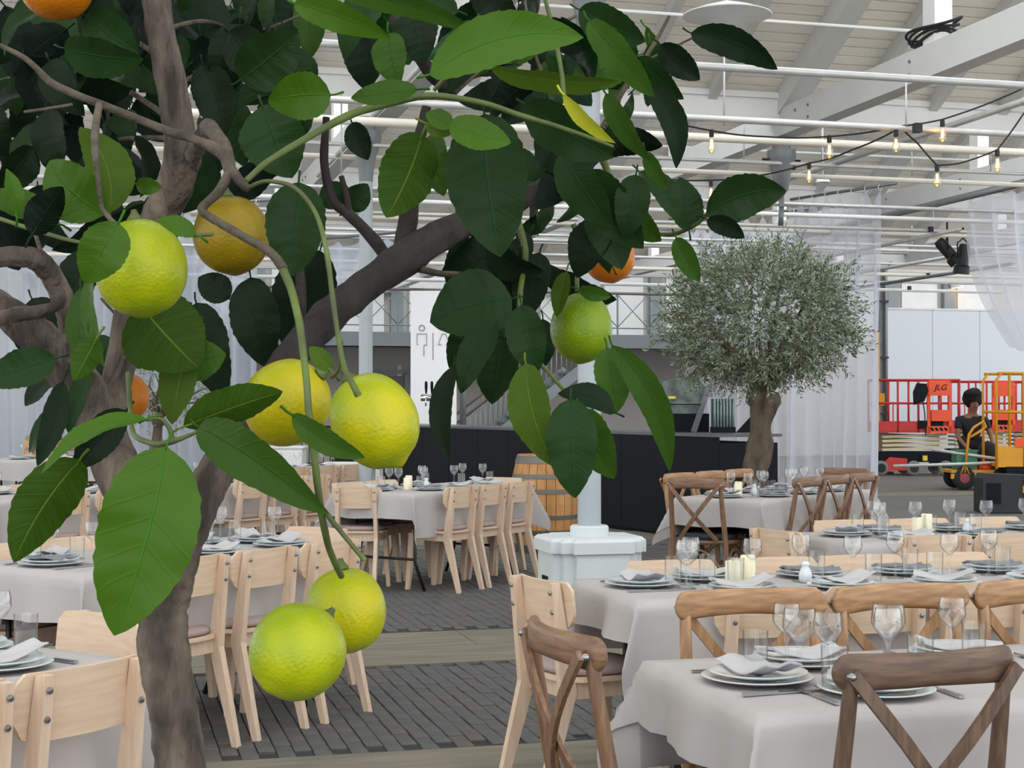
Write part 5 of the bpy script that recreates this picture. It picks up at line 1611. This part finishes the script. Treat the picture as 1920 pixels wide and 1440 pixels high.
# ================================================================== LEMON TREE
lt = thing('lemon_tree', 'lemon tree with ripening fruit hanging among glossy leaves', 'tree', tuple(G(345, 1440, 0).xy * 0 + Vector((W(340, 1440, 1.36).x, W(340, 1440, 1.36).y))) + (0.0,))
LT0 = Vector(lt.location)
def loc_(p): return p - LT0
LM = {
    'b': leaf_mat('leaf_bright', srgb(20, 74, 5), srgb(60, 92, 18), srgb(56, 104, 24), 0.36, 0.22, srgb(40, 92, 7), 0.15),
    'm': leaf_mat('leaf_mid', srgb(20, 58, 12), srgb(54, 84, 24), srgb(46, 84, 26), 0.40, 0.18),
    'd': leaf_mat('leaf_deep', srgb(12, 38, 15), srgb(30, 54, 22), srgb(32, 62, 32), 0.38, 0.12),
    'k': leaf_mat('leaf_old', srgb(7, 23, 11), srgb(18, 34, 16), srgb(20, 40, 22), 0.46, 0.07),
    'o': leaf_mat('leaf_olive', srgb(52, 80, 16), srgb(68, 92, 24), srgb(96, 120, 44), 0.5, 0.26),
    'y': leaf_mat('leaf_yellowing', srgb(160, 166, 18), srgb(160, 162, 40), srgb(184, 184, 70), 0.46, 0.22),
}
BR = {'bark': M_BARK, 'shadebark': M_BARKSH, 'twig': M_TWIG, 'brown': M_TWIGB}
def spline(pts, n=5):
    P = [Vector(p) for p in pts]; out = []
    for i in range(len(P) - 1):
        p0, p1, p2, p3 = P[max(i - 1, 0)], P[i], P[i + 1], P[min(i + 2, len(P) - 1)]
        for k in range(n):
            t = k / n
            out.append(0.5 * ((2 * p1) + (p2 - p0) * t + (2 * p0 - 5 * p1 + 4 * p2 - p3) * t * t + (3 * p1 - p0 - 3 * p2 + p3) * t ** 3))
    out.append(P[-1])
    return out
def branch(name, pts, m='bark', n=12, jit=0.16, seed=0):
    """pts: (px, py, depth, width in px)"""
    w = [W(a, b, d) for a, b, d, _ in pts]
    r = [wd / 2 / F_PX * d for _, _, d, wd in pts]
    P4 = spline([Vector((p.x, p.y, p.z)) for p in w]); R = []
    for i in range(len(r) - 1): R += [r[i] + (r[i + 1] - r[i]) * k / 5 for k in range(5)]
    R.append(r[-1])
    if m in ('bark', 'shadebark') and max(r) > 0.009:
        n = 26; P5 = []; R5 = []
        for i in range(len(P4) - 1):
            for k in range(2): P5.append(P4[i].lerp(P4[i + 1], k / 2)); R5.append(R[i] + (R[i + 1] - R[i]) * k / 2)
        P5.append(P4[-1]); R5.append(R[-1]); P4, R = P5, R5
        mb = MB().tube([loc_(p) for p in P4], R, n, True, jit * 0.6, seed)
        for i in range(len(P4)):
            c = loc_(P4[i])
            for k in range(n):
                v = Vector(mb.v[i * n + k]); o = v - c; a = 2 * pi * k / n
                kk = 0.11 * noise.noise(Vector((cos(a) * 2.6 + seed, sin(a) * 2.6, v.z * 26))) + 0.07 * noise.noise(Vector((cos(a) * 7, sin(a) * 7 + seed, v.z * 55)))
                kk += 0.22 * max(0.0, noise.noise(Vector((cos(a) * 1.2 + 5 * seed, sin(a) * 1.2, v.z * 11 + v.x * 9))) - 0.25)
                mb.v[i * n + k] = tuple(c + o * (1 + kk))
        return mb.build(name, BR[m], lt, True)
    return MB().tube([loc_(p) for p in P4], R, n, True, jit, seed).build(name, BR[m], lt, True, 60)
leafn = [0]
rlt = random.Random(77)
def leaf(bx, by, tx, ty, w, d, tone, roll=0, bend=0.08, side=0.0, fold=0.22, d2=None, under=False, wave=0.06, pet=0.010):
    """leaf blade from base to tip (picture points), w px wide at depth d; roll turns it about its own axis"""
    d2 = d if d2 is None else d2
    B, T = W(bx, by, d), W(tx, ty, d2)
    ax = (T - B); Ln = ax.length; ax.normalize()
    view = (CAM - (B + T) / 2).normalized()
    N = (view - ax * view.dot(ax)).normalized()
    N = Matrix.Rotation(radians(roll), 3, ax) @ N
    S = ax.cross(N).normalized()
    if under: N, S = -N, -S
    hw = w / 2 / F_PX * (d + d2) / 2
    nu, nv = 24, 8
    tw_ = radians(rlt.uniform(-28, 28)); N0, S0 = N, S
    leafn[0] += 1; ph = leafn[0] * 1.7
    V = []; UV = []
    for i in range(nu + 1):
        u = i / nu
        arch = 4 * u * (1 - u)
        ca, sa = cos(tw_ * (u - 0.4)), sin(tw_ * (u - 0.4)); N, S = N0 * ca + S0 * sa, S0 * ca - N0 * sa
        c = B + ax * (Ln * u) + N0 * (bend * Ln * arch) + S0 * (side * Ln * arch * (-1 if under else 1))
        uu = min(max(u, 0.0), 1.0)
        wd = hw * (uu ** 0.55) * ((1 - uu) ** 0.78) / 0.408 if 0 < uu < 1 else 0.0
        wd = max(wd, 0.0009 * (1 if u < 0.5 else 0.3))
        for j in range(nv + 1):
            v = -1 + 2 * j / nv
            up = fold * abs(v) ** 1.2 * wd + wave * wd * sin(u * 15 + ph + (1.3 if v > 0 else 0)) * abs(v) ** 1.5 + 0.045 * wd * cos(2 * pi * 7.0 * (u - 0.16 * abs(v))) * min(1, abs(v) * 3) * (1 - v * v)
            scal = 1 + 0.03 * sin(u * 60 + ph)
            V.append(loc_(c + S * (v * wd * scal) + N * up)); UV.append((u, v))
    mb = MB(); Fc = []
    for i in range(nu):
        for j in range(nv):
            a = i * (nv + 1) + j
            Fc.append((a, a + nv + 1, a + nv + 2, a + 1))
    mb.add(V, Fc); mb.uv = UV
    if pet:
        q = B - ax * pet + N * (-0.3 * pet)
        n0 = len(mb.v); mb.tube([loc_(q), loc_(B - ax * pet * 0.4), loc_(B + ax * 0.006)], [0.0011, 0.0009, 0.0008], 6)
        mb.uv += [(0.1, 0.0)] * (len(mb.v) - n0)
    return mb.build('leaf', LM[tone], lt, True)
def lemon(cx, cy, rx, ry, d, tip, m, seed=0, nip=0.03):
    """tip: picture direction (dx, dy) that the nipple points to; rx across, ry along that axis"""
    c = W(cx, cy, d); s = d / F_PX
    ax = (RGT * tip[0] - UPV * tip[1] + FWD * (tip[2] if len(tip) > 2 else 0)).normalized()
    z = ax; x = z.orthogonal().normalized(); y = z.cross(x)
    M = Matrix((x, y, z)).transposed()
    R, H = rx * s, ry * s
    prof = []
    n = 26
    for i in range(n + 1):
        t = i / n; a = pi * t
        zz = -cos(a); r = sin(a) ** 0.92
        zz = zz * H * 0.93
        if t > 0.86:
            k = (t - 0.86) / 0.14; zz += H * nip * k * k; r = max(r, 0.0) * (1 - 0.10 * sin(pi * k))
        if t < 0.08: zz += H * 0.05 * (1 - t / 0.08)
        prof.append((R * r if 0 < i < n else 0.0, zz))
    mb = MB().lathe(prof, 36, (0, 0, 0), M)
    mb.v = [tuple(Vector(p) * (1 + 0.022 * noise.noise(Vector(p) * 38 + Vector((seed, 0, 0))))) for p in mb.v]
    o = mb.build('lemon', m, lt, True, None, loc_(c))
    cal = MB().lathe([(0, 0.0), (0.0055, 0.0005), (0.006, 0.002), (0.003, 0.006), (0.002, 0.009)], 8, z * (-H * 0.93 + 0.0015), M @ Matrix.Rotation(pi, 3, 'X'))
    cal.build('calyx', M_TWIG, o, True)
    return o
LG = lemon_mat('lemon_green_yellow', srgb(158, 164, 3), srgb(110, 134, 2))
LY = lemon_mat('lemon_yellow', srgb(178, 162, 4), srgb(138, 146, 3))
LT = lemon_mat('lemon_turning', srgb(176, 168, 4), srgb(120, 144, 3))
LV = lemon_mat('lemon_green', srgb(120, 144, 4), srgb(86, 118, 3))
LO = lemon_mat('lemon_ripe_orange', srgb(190, 108, 5), srgb(158, 88, 4))
LD = lemon_mat('lemon_dull_yellow', srgb(138, 114, 5), srgb(108, 92, 4))
lemon(264, 503, 86, 99, 1.16, (0.12, 1), LG, 1)
lemon(434, 441, 71, 80, 1.50, (0.1, 1), LD, 2)
lemon(538, 755, 80, 90, 1.22, (-0.9, 0.75, 0.1), LY, 3)
lemon(702, 789, 81, 98, 1.13, (0.62, 1, -0.1), LT, 4, 0.10)
lemon(648, 1144, 76, 85, 1.20, (0.1, 1), LT, 5)
lemon(558, 1222, 90, 97, 1.09, (-0.62, 0.75, -0.6), LG, 6, 0.06)
lemon(1090, 615, 58, 71, 1.66, (-0.05, 1), LV, 7, 0.03)
lemon(1142, 482, 48, 52, 1.92, (0.2, 1), LO, 8)
lemon(239, 744, 40, 48, 1.62, (0.1, 1), LO, 9)
lemon(106, -32, 70, 74, 1.42, (0, 1), LO, 10)

# ---- trunk and limbs -----------------------------------------------------
pg = proj(Vector((0, 0, 0)) + LT0)
tr = branch('trunk', [(345, 1520, 1.36, 104), (340, 1440, 1.36, 96), (322, 1310, 1.36, 92), (305, 1180, 1.36, 92), (312, 1105, 1.36, 92), (340, 1030, 1.36, 78), (372, 950, 1.37, 72), (425, 850, 1.39, 62), (488, 750, 1.42, 56)], 'bark', 18, 0.22, 1)
branch('limb', [(470, 775, 1.415, 54), (500, 730, 1.43, 58), (570, 640, 1.46, 60), (655, 562, 1.5, 62), (760, 484, 1.54, 62), (860, 425, 1.58, 52), (960, 384, 1.62, 38), (1060, 322, 1.66, 28), (1125, 262, 1.7, 20)], 'shadebark', 18, 0.2, 2)
# lower trunk down to the paving
bt = W(345, 1515, 1.36)
MB().tube([(0.0, 0.0, 0.0), (0.004, 0, 0.25), tuple(loc_(bt) * 0.55 + Vector((0, 0, 0.18))), tuple(loc_(bt) + Vector((0, 0, 0.01)))], [0.034, 0.027, 0.025, 0.0243], 18, True, 0.1, 3).build('lower_trunk', M_BARK, lt, True)
branch('limb', [(318, 1120, 1.37, 60), (285, 1030, 1.40, 76), (240, 930, 1.42, 84), (195, 820, 1.44, 84), (150, 725, 1.45, 84), (85, 645, 1.46, 72), (15, 585, 1.46, 60), (-70, 540, 1.46, 52)], 'bark', 16, 0.22, 4)
branch('limb', [(150, 715, 1.44, 50), (138, 640, 1.42, 44), (122, 570, 1.40, 42), (92, 510, 1.38, 42), (52, 482, 1.36, 40), (-40, 486, 1.36, 36)], 'bark', 14, 0.25, 5)
branch('limb', [(-20, 605, 1.3, 26), (30, 590, 1.3, 30), (80, 583, 1.3, 24), (112, 568, 1.3, 20), (116, 548, 1.31, 16)], 'bark', 10, 0.3, 6)
branch('limb', [(205, 830, 1.5, 56), (222, 700, 1.54, 56), (258, 520, 1.55, 62), (292, 420, 1.52, 66), (328, 345, 1.5, 66), (338, 270, 1.48, 60), (320, 150, 1.48, 56), (298, 40, 1.48, 54), (288, -60, 1.48, 54)], 'bark', 16, 0.14, 7)
branch('limb', [(332, 372, 1.52, 34), (352, 320, 1.5, 36), (375, 262, 1.44, 30), (392, 238, 1.4, 34)], 'bark', 12, 0.25, 8)
branch('branch', [(-30, 72, 1.24, 9), (45, 108, 1.24, 10), (92, 152, 1.24, 15), (130, 172, 1.24, 15), (205, 202, 1.23, 15), (300, 240, 1.22, 16), (372, 264, 1.20, 17), (418, 290, 1.19, 24), (432, 326, 1.18, 22)], 'brown', 10, 0.25, 9)
branch('branch', [(392, 240, 1.28, 30), (418, 272, 1.22, 28), (432, 318, 1.18, 24), (455, 345, 1.17, 18), (468, 356, 1.17, 14)], 'brown', 12, 0.25, 10)
branch('branch', [(432, 322, 1.18, 22), (410, 360, 1.16, 18), (378, 392, 1.15, 17), (402, 412, 1.14, 16), (450, 440, 1.13, 16), (505, 472, 1.12, 18), (532, 505, 1.11, 17)], 'brown', 10, 0.22, 11)
branch('branch', [(524, 492, 1.115, 16), (545, 540, 1.10, 16), (562, 610, 1.08, 15), (572, 690, 1.07, 14), (580, 780, 1.06, 14), (592, 880, 1.06, 14), (602, 960, 1.07, 14), (618, 1030, 1.09, 13), (640, 1080, 1.12, 13)], 'twig', 10, 0.16, 35)
branch('branch', [(602, 950, 1.07, 10), (632, 988, 1.07, 10), (660, 1022, 1.07, 9), (684, 1050, 1.07, 11)], 'twig', 8, 0.16, 12)
branch('branch', [(466, 352, 1.17, 9), (500, 340, 1.15, 8), (552, 352, 1.14, 9), (592, 400, 1.13, 9), (612, 470, 1.12, 10), (624, 560, 1.11, 11), (634, 630, 1.10, 10), (646, 690, 1.09, 11), (662, 722, 1.07, 13), (672, 742, 1.07, 14)], 'twig', 8, 0.16, 13)
branch('branch', [(640, 640, 1.10, 8), (636, 690, 1.12, 7), (622, 706, 1.16, 9)], 'twig', 8, 0.2, 14)
branch('branch', [(460, 340, 1.18, 11), (500, 305, 1.2, 12), (560, 268, 1.22, 13), (650, 218, 1.25, 15), (720, 196, 1.27, 15), (800, 180, 1.28, 14), (900, 192, 1.29, 12), (980, 218, 1.3, 11), (1060, 242, 1.31, 9), (1150, 275, 1.32, 6)], 'twig', 10, 0.16, 15)
branch('branch', [(186, 196, 1.22, 14), (178, 250, 1.15, 16), (180, 300, 1.12, 12), (186, 350, 1.11, 9), (192, 392, 1.11, 9), (222, 425, 1.10, 10)], 'brown', 8, 0.2, 16)
branch('limb', [(752, 490, 1.56, 40), (766, 410, 1.56, 36), (772, 340, 1.55, 30), (784, 280, 1.55, 24), (800, 200, 1.55, 18)], 'shadebark', 12, 0.2, 17)
branch('limb', [(736, 500, 1.58, 26), (700, 448, 1.6, 24), (656, 404, 1.62, 22), (622, 372, 1.62, 18), (608, 300, 1.62, 16), (612, 220, 1.62, 13)], 'shadebark', 10, 0.2, 18)
branch('limb', [(655, 400, 1.62, 14), (650, 370, 1.62, 12), (640, 330, 1.62, 10)], 'shadebark', 8, 0.2, 19)
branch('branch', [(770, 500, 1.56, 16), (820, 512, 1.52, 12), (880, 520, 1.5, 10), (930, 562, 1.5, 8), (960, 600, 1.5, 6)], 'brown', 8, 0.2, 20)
branch('limb', [(740, 30, 1.5, 30), (775, 85, 1.5, 30), (810, 140, 1.52, 26), (850, 175, 1.54, 18)], 'shadebark', 10, 0.2, 21)
branch('branch', [(1020, -10, 1.35, 8), (1040, 70, 1.36, 9), (1052, 130, 1.36, 9), (1058, 185, 1.36, 8)], 'twig', 8, 0.2, 22)
branch('branch', [(900, 75, 1.22, 5), (860, 120, 1.24, 7), (815, 168, 1.27, 9)], 'twig', 8, 0.2, 23)
branch('branch', [(1130, 240, 1.6, 12), (1175, 160, 1.6, 9), (1222, 90, 1.6, 8), (1255, 30, 1.6, 6)], 'brown', 8, 0.2, 24)
branch('branch', [(1200, 120, 1.6, 6), (1250, 95, 1.6, 5), (1305, 68, 1.6, 4)], 'brown', 8, 0.2, 25)
branch('branch', [(1120, 270, 1.7, 18), (1150, 350, 1.68, 12), (1190, 420, 1.66, 9), (1250, 440, 1.62, 8), (1300, 424, 1.6, 8), (1330, 398, 1.58, 7)], 'twig', 8, 0.2, 26)
branch('branch', [(1075, 420, 1.68, 12), (1092, 470, 1.68, 9), (1082, 520, 1.67, 9), (1084, 548, 1.66, 10)], 'twig', 8, 0.2, 27)
branch('branch', [(960, 390, 1.62, 18), (985, 470, 1.6, 12), (975, 560, 1.56, 10), (985, 640, 1.54, 8), (1060, 735, 1.5, 7)], 'twig', 8, 0.2, 28)
branch('branch', [(240, 700, 1.3, 10), (245, 770, 1.25, 10), (252, 815, 1.17, 10), (290, 832, 1.12, 11), (322, 828, 1.1, 12), (350, 818, 1.1, 8), (378, 806, 1.1, 6)], 'twig', 8, 0.2, 29)
branch('branch', [(324, 826, 1.1, 10), (316, 800, 1.1, 9), (298, 785, 1.1, 7), (272, 788, 1.1, 5)], 'twig', 8, 0.1, 30)
branch('branch', [(300, 430, 1.25, 8), (345, 440, 1.24, 9), (400, 440, 1.22, 6)], 'twig', 8, 0.2, 31)
branch('branch', [(0, 410, 1.25, 8), (60, 430, 1.23, 9), (130, 450, 1.2, 8), (190, 460, 1.17, 6)], 'twig', 8, 0.2, 32)
branch('branch', [(45, 210, 1.2, 6), (90, 204, 1.2, 7), (136, 196, 1.2, 6)], 'brown', 8, 0.1, 33)
branch('limb', [(560, 650, 1.5, 24), (565, 560, 1.55, 20), (560, 480, 1.58, 18), (566, 400, 1.6, 16)], 'shadebark', 10, 0.2, 34)

for i_, tp in enumerate([[(318, 120, 1.5, 14), (240, 70, 1.6, 9), (150, 50, 1.7, 6), (60, 10, 1.75, 4)], [(330, 230, 1.5, 14), (220, 160, 1.65, 9), (110, 130, 1.7, 6), (0, 150, 1.75, 4)],
        [(335, 260, 1.5, 12), (240, 260, 1.65, 9), (140, 280, 1.7, 6), (20, 300, 1.75, 4)], [(300, 60, 1.5, 12), (380, 40, 1.6, 9), (470, 60, 1.7, 6), (560, 30, 1.75, 4)],
        [(332, 160, 1.5, 12), (420, 120, 1.6, 8), (500, 130, 1.7, 5)], [(120, 600, 1.42, 10), (60, 420, 1.6, 8), (30, 330, 1.7, 5)], [(1060, 322, 1.66, 14), (1040, 200, 1.7, 9), (1000, 90, 1.72, 6), (980, -30, 1.75, 4)],
        [(960, 384, 1.62, 12), (920, 470, 1.62, 8), (880, 510, 1.62, 5)], [(850, 175, 1.54, 14), (940, 100, 1.6, 9), (1080, 30, 1.7, 6)], [(180, 780, 1.45, 10), (240, 640, 1.55, 8), (190, 560, 1.6, 5)]]):
    branch('branch', tp, 'brown', 8, 0.2, 40 + i_)
# ---- leaves that stand out ------------------------------------------------
L = leaf
L(312, 838, 214, 1192, 186, 1.06, 'b', 6, 0.05, -0.03, 0.16, wave=0.08)
L(274, 786, 78, 888, 62, 1.07, 'b', 58, 0.10, 0.05, 0.3)
L(150, 862, 26, 1055, 112, 1.09, 'o', -12, 0.04, 0.04, 0.2, under=True)
L(372, 800, 616, 964, 96, 1.10, 'm', 20, 0.10, -0.06, 0.25, d2=1.05)
L(345, 800, 530, 734, 86, 1.12, 'o', 34, 0.06, 0.02, 0.25, under=True)
L(548, 778, 684, 858, 52, 1.03, 'm', 22, 0.06, 0.04)
L(222, 418, 160, 532, 92, 1.08, 'b', -10, 0.10, 0.04, 0.25)
L(196, 402, 92, 302, 108, 1.16, 'b', -14, 0.12, -0.05, 0.25)
L(205, 400, 150, 238, 98, 1.18, 'o', 30, 0.10, 0.10, 0.25)
L(110, 420, -50, 366, 66, 1.16, 'm', 35, 0.08, 0.02)
L(60, 440, 118, 350, 70, 1.12, 'k', 20, 0.06, 0.0, under=True)
L(30, 400, 12, 316, 40, 1.14, 'b', 30)
L(255, 345, 304, 352, 34, 1.22, 'b', 10)
L(366, 440, 294, 412, 40, 1.12, 'b', 25, 0.1)
L(262, 570, 372, 690, 168, 1.24, 'o', -18, 0.06, 0.0, 0.12, under=True)
L(352, 655, 322, 796, 78, 1.26, 'o', 25, 0.05)
L(340, 690, 424, 664, 82, 1.28, 'm', -20, 0.05)
L(368, 568, 424, 748, 96, 1.42, 'k', 20, 0.06)
L(152, 540, 174, 712, 54, 1.20, 'm', 40, 0.06, 0.05)
L(170, 505, 196, 690, 44, 1.19, 'b', 55, 0.05, 0.03)
L(182, 634, 138, 714, 52, 1.14, 'o', 0, 0.05, under=True)
L(104, 672, -30, 718, 74, 1.16, 'd', 12, 0.06)
L(118, 716, 70, 874, 50, 1.22, 'k', 20, 0.05, -0.06)
L(168, 700, 128, 812, 42, 1.25, 'd', 30)
L(236, 770, 140, 880, 70, 1.34, 'k', 10)
L(620, 178, 502, 190, 92, 1.20, 'b', -10, 0.08, 0.06, 0.2)
L(492, 198, 548, 334, 128, 1.36, 'd', 15, 0.06)
L(560, 342, 550, 518, 114, 1.28, 'd', 6, 0.04)
L(908, 214, 938, 482, 156, 1.30, 'd', 8, 0.05, 0.02, 0.14)
L(792, 250, 724, 408, 112, 1.34, 'o', -14, 0.05, -0.05, 0.14, under=True)
L(814, 248, 832, 368, 66, 1.36, 'm', 30)
L(806, 140, 1094, 70, 100, 1.16, 'b', -12, 0.08, -0.10, 0.2)
L(552, 6, 732, 70, 62, 1.18, 'b', 20, 0.08, -0.06)
L(640, -10, 898, 62, 50, 1.26, 'm', 30, 0.06, -0.1)
L(728, 62, 748, 160, 74, 1.34, 'm', 25)
L(775, 20, 795, 120, 92, 1.42, 'k', 15)
L(782, 168, 658, 184, 52, 1.24, 'm', 30, 0.08, -0.05)
L(842, 234, 958, 268, 66, 1.22, 'b', -20, 0.1, 0.06)
L(848, 238, 798, 212, 40, 1.22, 'b', 20)
L(800, 232, 846, 252, 34, 1.23, 'o', 0)
L(1058, 178, 1154, 268, 36, 1.3, 'y', 40, 0.1, -0.04, 0.5)
L(985, 196, 1150, 296, 96, 1.40, 'd', 20, 0.06)
L(920, 128, 1160, 152, 62, 1.42, 'o', 50, 0.06)
L(1104, 38, 1228, 182, 66, 1.42, 'm', 25, 0.08, -0.04)
L(1086, 18, 1210, 78, 76, 1.46, 'd', 15)
L(1215, 160, 1268, 316, 52, 1.55, 'k', 10, 0.06, -0.16)
L(1296, 62, 1458, 130, 62, 1.58, 'k', 15, 0.06, -0.10)
L(1238, 84, 1312, 150, 56, 1.58, 'k', 15, 0.06)
L(1194, 108, 1282, 186, 54, 1.58, 'd', 25, 0.06)
L(1136, 176, 1220, 302, 48, 1.48, 'm', 30)
L(1212, 286, 1252, 354, 36, 1.5, 'm', 30)
L(1324, 402, 1474, 358, 88, 1.56, 'd', 15, 0.06, -0.12)
L(1326, 412, 1396, 446, 40, 1.56, 'k', 20, 0.08, -0.1)
L(1292, 432, 1274, 332, 66, 1.6, 'd', 15, 0.05)
L(1268, 446, 1312, 528, 44, 1.6, 'm', 15, 0.06)
L(1052, 285, 1150, 428, 84, 1.5, 'd', 20)
L(1096, 322, 1206, 466, 92, 1.52, 'd', 10)
L(1116, 376, 1166, 506, 88, 1.56, 'd', -15)
L(1180, 396, 1240, 452, 54, 1.6, 'm', 20)
L(1010, 240, 1108, 330, 90, 1.54, 'k', 20)
L(960, 560, 806, 604, 132, 1.48, 'd', 12, 0.06, 0.05, 0.14)
L(902, 598, 842, 690, 80, 1.5, 'd', -10)
L(930, 608, 864, 738, 66, 1.46, 'd', 25, 0.05, 0.05)
L(944, 636, 922, 758, 82, 1.5, 'd', 10)
L(978, 572, 1004, 702, 78, 1.44, 'd', 15, 0.05)
L(986, 682, 1042, 876, 84, 1.42, 'o', 20, 0.06, 0.05, 0.3)
L(1070, 748, 1078, 934, 98, 1.40, 'd', 5, 0.05, 0.0, 0.14)
L(1088, 766, 1152, 898, 82, 1.44, 'm', 20, 0.06)
L(1152, 774, 1046, 738, 50, 1.46, 'k', 25, 0.1, 0.1)
L(1138, 652, 1154, 776, 72, 1.52, 'm', -15)
L(1148, 648, 1256, 884, 60, 1.50, 'm', 18, 0.06, -0.13, 0.2)
L(852, 686, 842, 864, 46, 1.46, 'k', 20, 0.06, 0.10)
L(1062, 510, 1044, 594, 36, 1.62, 'o', 20)
L(1086, 542, 1146, 556, 30, 1.62, 'm', 20)
L(1012, 474, 984, 606, 72, 1.6, 'k', 15)
L(940, 476, 984, 604, 80, 1.62, 'k', 15)
L(972, 466, 826, 516, 84, 1.6, 'k', 20)
L(900, 450, 840, 540, 70, 1.62, 'd', 15)
L(1148, 500, 1128, 466, 40, 1.7, 'd', 10)
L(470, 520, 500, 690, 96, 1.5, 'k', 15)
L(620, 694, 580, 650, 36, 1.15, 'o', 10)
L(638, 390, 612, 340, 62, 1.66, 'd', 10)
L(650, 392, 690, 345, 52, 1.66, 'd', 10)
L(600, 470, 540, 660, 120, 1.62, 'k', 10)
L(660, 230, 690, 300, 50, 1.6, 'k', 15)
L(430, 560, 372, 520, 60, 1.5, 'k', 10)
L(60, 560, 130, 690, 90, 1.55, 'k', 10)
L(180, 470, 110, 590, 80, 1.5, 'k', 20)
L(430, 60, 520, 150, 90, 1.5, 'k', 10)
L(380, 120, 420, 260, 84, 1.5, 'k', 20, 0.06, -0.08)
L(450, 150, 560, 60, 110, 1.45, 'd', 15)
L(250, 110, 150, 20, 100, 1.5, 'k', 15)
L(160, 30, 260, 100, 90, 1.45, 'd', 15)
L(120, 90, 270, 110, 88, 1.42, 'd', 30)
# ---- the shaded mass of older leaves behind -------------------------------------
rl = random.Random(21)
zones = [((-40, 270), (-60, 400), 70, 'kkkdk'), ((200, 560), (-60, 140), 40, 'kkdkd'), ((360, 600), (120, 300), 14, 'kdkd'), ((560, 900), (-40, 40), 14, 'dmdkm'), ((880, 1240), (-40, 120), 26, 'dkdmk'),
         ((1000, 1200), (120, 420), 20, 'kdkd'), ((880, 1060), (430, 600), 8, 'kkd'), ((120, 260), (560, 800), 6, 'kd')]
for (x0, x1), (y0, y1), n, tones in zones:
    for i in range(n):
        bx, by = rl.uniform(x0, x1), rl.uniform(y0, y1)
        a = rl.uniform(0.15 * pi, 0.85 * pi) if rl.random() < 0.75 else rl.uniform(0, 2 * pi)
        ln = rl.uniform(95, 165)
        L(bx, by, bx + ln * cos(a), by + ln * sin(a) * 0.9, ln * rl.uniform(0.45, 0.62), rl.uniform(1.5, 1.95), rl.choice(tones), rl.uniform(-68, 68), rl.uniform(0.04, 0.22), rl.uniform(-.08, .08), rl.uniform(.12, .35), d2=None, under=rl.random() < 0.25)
